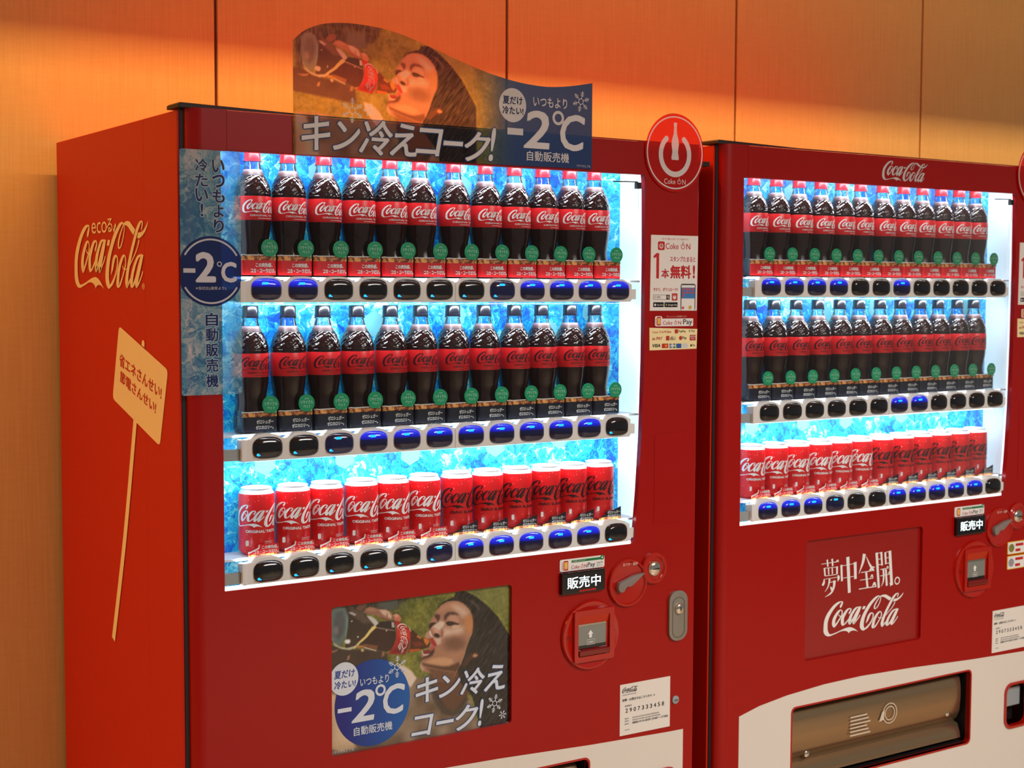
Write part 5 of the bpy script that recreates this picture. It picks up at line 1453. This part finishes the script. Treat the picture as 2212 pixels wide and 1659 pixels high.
can_ice2 = Art().poly([(-0.0268, 0.0004), (0.0318, 0.0004), (0.0318, 0.0060), (-0.0120, 0.0070), (-0.0240, 0.0060)]).mesh('card_ice_band', BROWN_ICE, -0.0004)
can_words2 = Art().text('ゼロシュガー', -0.0040, 0.0130, 0.0290, 0.0195, bold=0.03).text('ゼロカロリー', -0.0040, 0.0055, 0.0290, 0.0118, bold=0.03).mesh('card_lettering', WHITE_PRINT, -0.0008)
can_mark = MB().plate(rrect(0.0410 - 0.0715, 0.0210, 0.0470 - 0.0715, 0.0310, 0.0018), (), 0.0, 0.0006).mesh('card_mark', WHITE_PRINT)

ORD = ['first', 'second', 'third', 'fourth', 'fifth', 'sixth', 'seventh', 'eighth', 'ninth', 'tenth', 'eleventh', 'twelfth']
B_X = ((0.1551, 0.2246, 0.2967, 0.3677, 0.4363, 0.5013, 0.5782, 0.6520, 0.7215, 0.7910, 0.8586, 0.9220),
       (0.1485, 0.2230, 0.2936, 0.3644, 0.4368, 0.5036, 0.5768, 0.6492, 0.7224, 0.7894, 0.8615, 0.9258))
C_X = [0.1515 + 0.0711 * i for i in range(12)]
CAN_X = (0.1570, 0.2290, 0.2980, 0.3720, 0.4403, 0.5104, 0.5857, 0.6582, 0.7276, 0.7991, 0.8679, 0.9379)
BY = 0.0585
def stock(mloc, rz, who, jit):
    c, s = math.cos(rz), math.sin(rz)
    q = lambda x, y, z: (mloc[0] + c * x - s * y, mloc[1] + s * x + c * y, mloc[2] + z)
    R = random.Random(jit)
    for r in (0, 1):
        zero = r == 1
        shelf = 'top' if r == 0 else 'middle'
        for i in range(12):
            x = B_X[r][i]
            o = empty('cola_bottle', q(x, BY, ROW_BASE[r]),
                      '%s cola bottle, %s from left on %s shelf of %s machine' % ('black-capped' if zero else 'red-capped', ORD[i], shelf, who), 'bottle',
                      '%s bottles on the %s shelf of the %s machine' % ('black-capped' if zero else 'red-capped', shelf, who), rz + R.uniform(-0.05, 0.05))
            link('bottle_body', body_me, o); link('bottle_shoulder', shoulder_me, o); link('foam', foam_me, o); link('bottle_neck', neck_me, o)
            lb = link('label', lab_me, o); link('label_lettering', print_black if zero else print_white, lb)
            link('cap', cap_black if zero else cap_red, o)
            k = empty('card_holder', q(C_X[i], BY, ROW_BASE[r] + 0.0004),
                      '%s slogan card with green badge, %s from left on %s shelf of %s machine' % ('black' if zero else 'red', ORD[i], shelf, who), 'display card',
                      '%s bottle cards on the %s shelf of the %s machine' % ('black' if zero else 'red', shelf, who), rz)
            link('clear_holder', holder_me, k)
            pn = link('card_panel', card_black if zero else card_red, k)
            link('card_lettering', words_black if zero else words_red, pn)
            link('card_ice_band', card_ice, k); link('card_glow_line', card_glow_line, k)
            bd = link('badge', badge_me, k); link('badge_lettering', badge_words, bd)
    for i in range(12):
        zero = i >= 6
        x = CAN_X[i]
        o = empty('drink_can', q(x, 0.0565 + R.uniform(-0.001, 0.002), ROW_BASE[2]),
                  'red cola can with %s script, %s from left on bottom shelf of %s machine' % ('black' if zero else 'white', ORD[i], who), 'can',
                  'cans with %s script on the bottom shelf of the %s machine' % ('black' if zero else 'white', who), rz + R.uniform(-0.06, 0.06))
        bd = link('can_body', can_me, o); link('can_lettering', can_black if zero else can_white, bd)
        ld = link('can_lid', can_lid, o); link('pull_tab', tab_me, ld)
        k = empty('can_card', q(0.1510 + 0.0716 * i, 0.0212, ROW_BASE[2] + 0.0002),
                  '%s slogan card in front of can, %s from left on bottom shelf of %s machine' % ('black' if zero else 'red', ORD[i], who), 'display card',
                  '%s can cards on the bottom shelf of the %s machine' % ('black' if zero else 'red', who), rz)
        pn = link('card_panel', can_card_black if zero else can_card_red, k)
        if zero:
            link('card_ice_band', can_ice2, pn); link('card_lettering', can_words2, pn)
        else:
            link('card_ice_band', can_ice, pn); link('card_line', can_swoosh, pn); link('card_lettering', can_words, pn)
        link('card_mark', can_mark, k)
stock(M1_LOC, M1_RZ, 'nearer', 11)
stock(M2_LOC, M2_RZ, 'farther', 23)
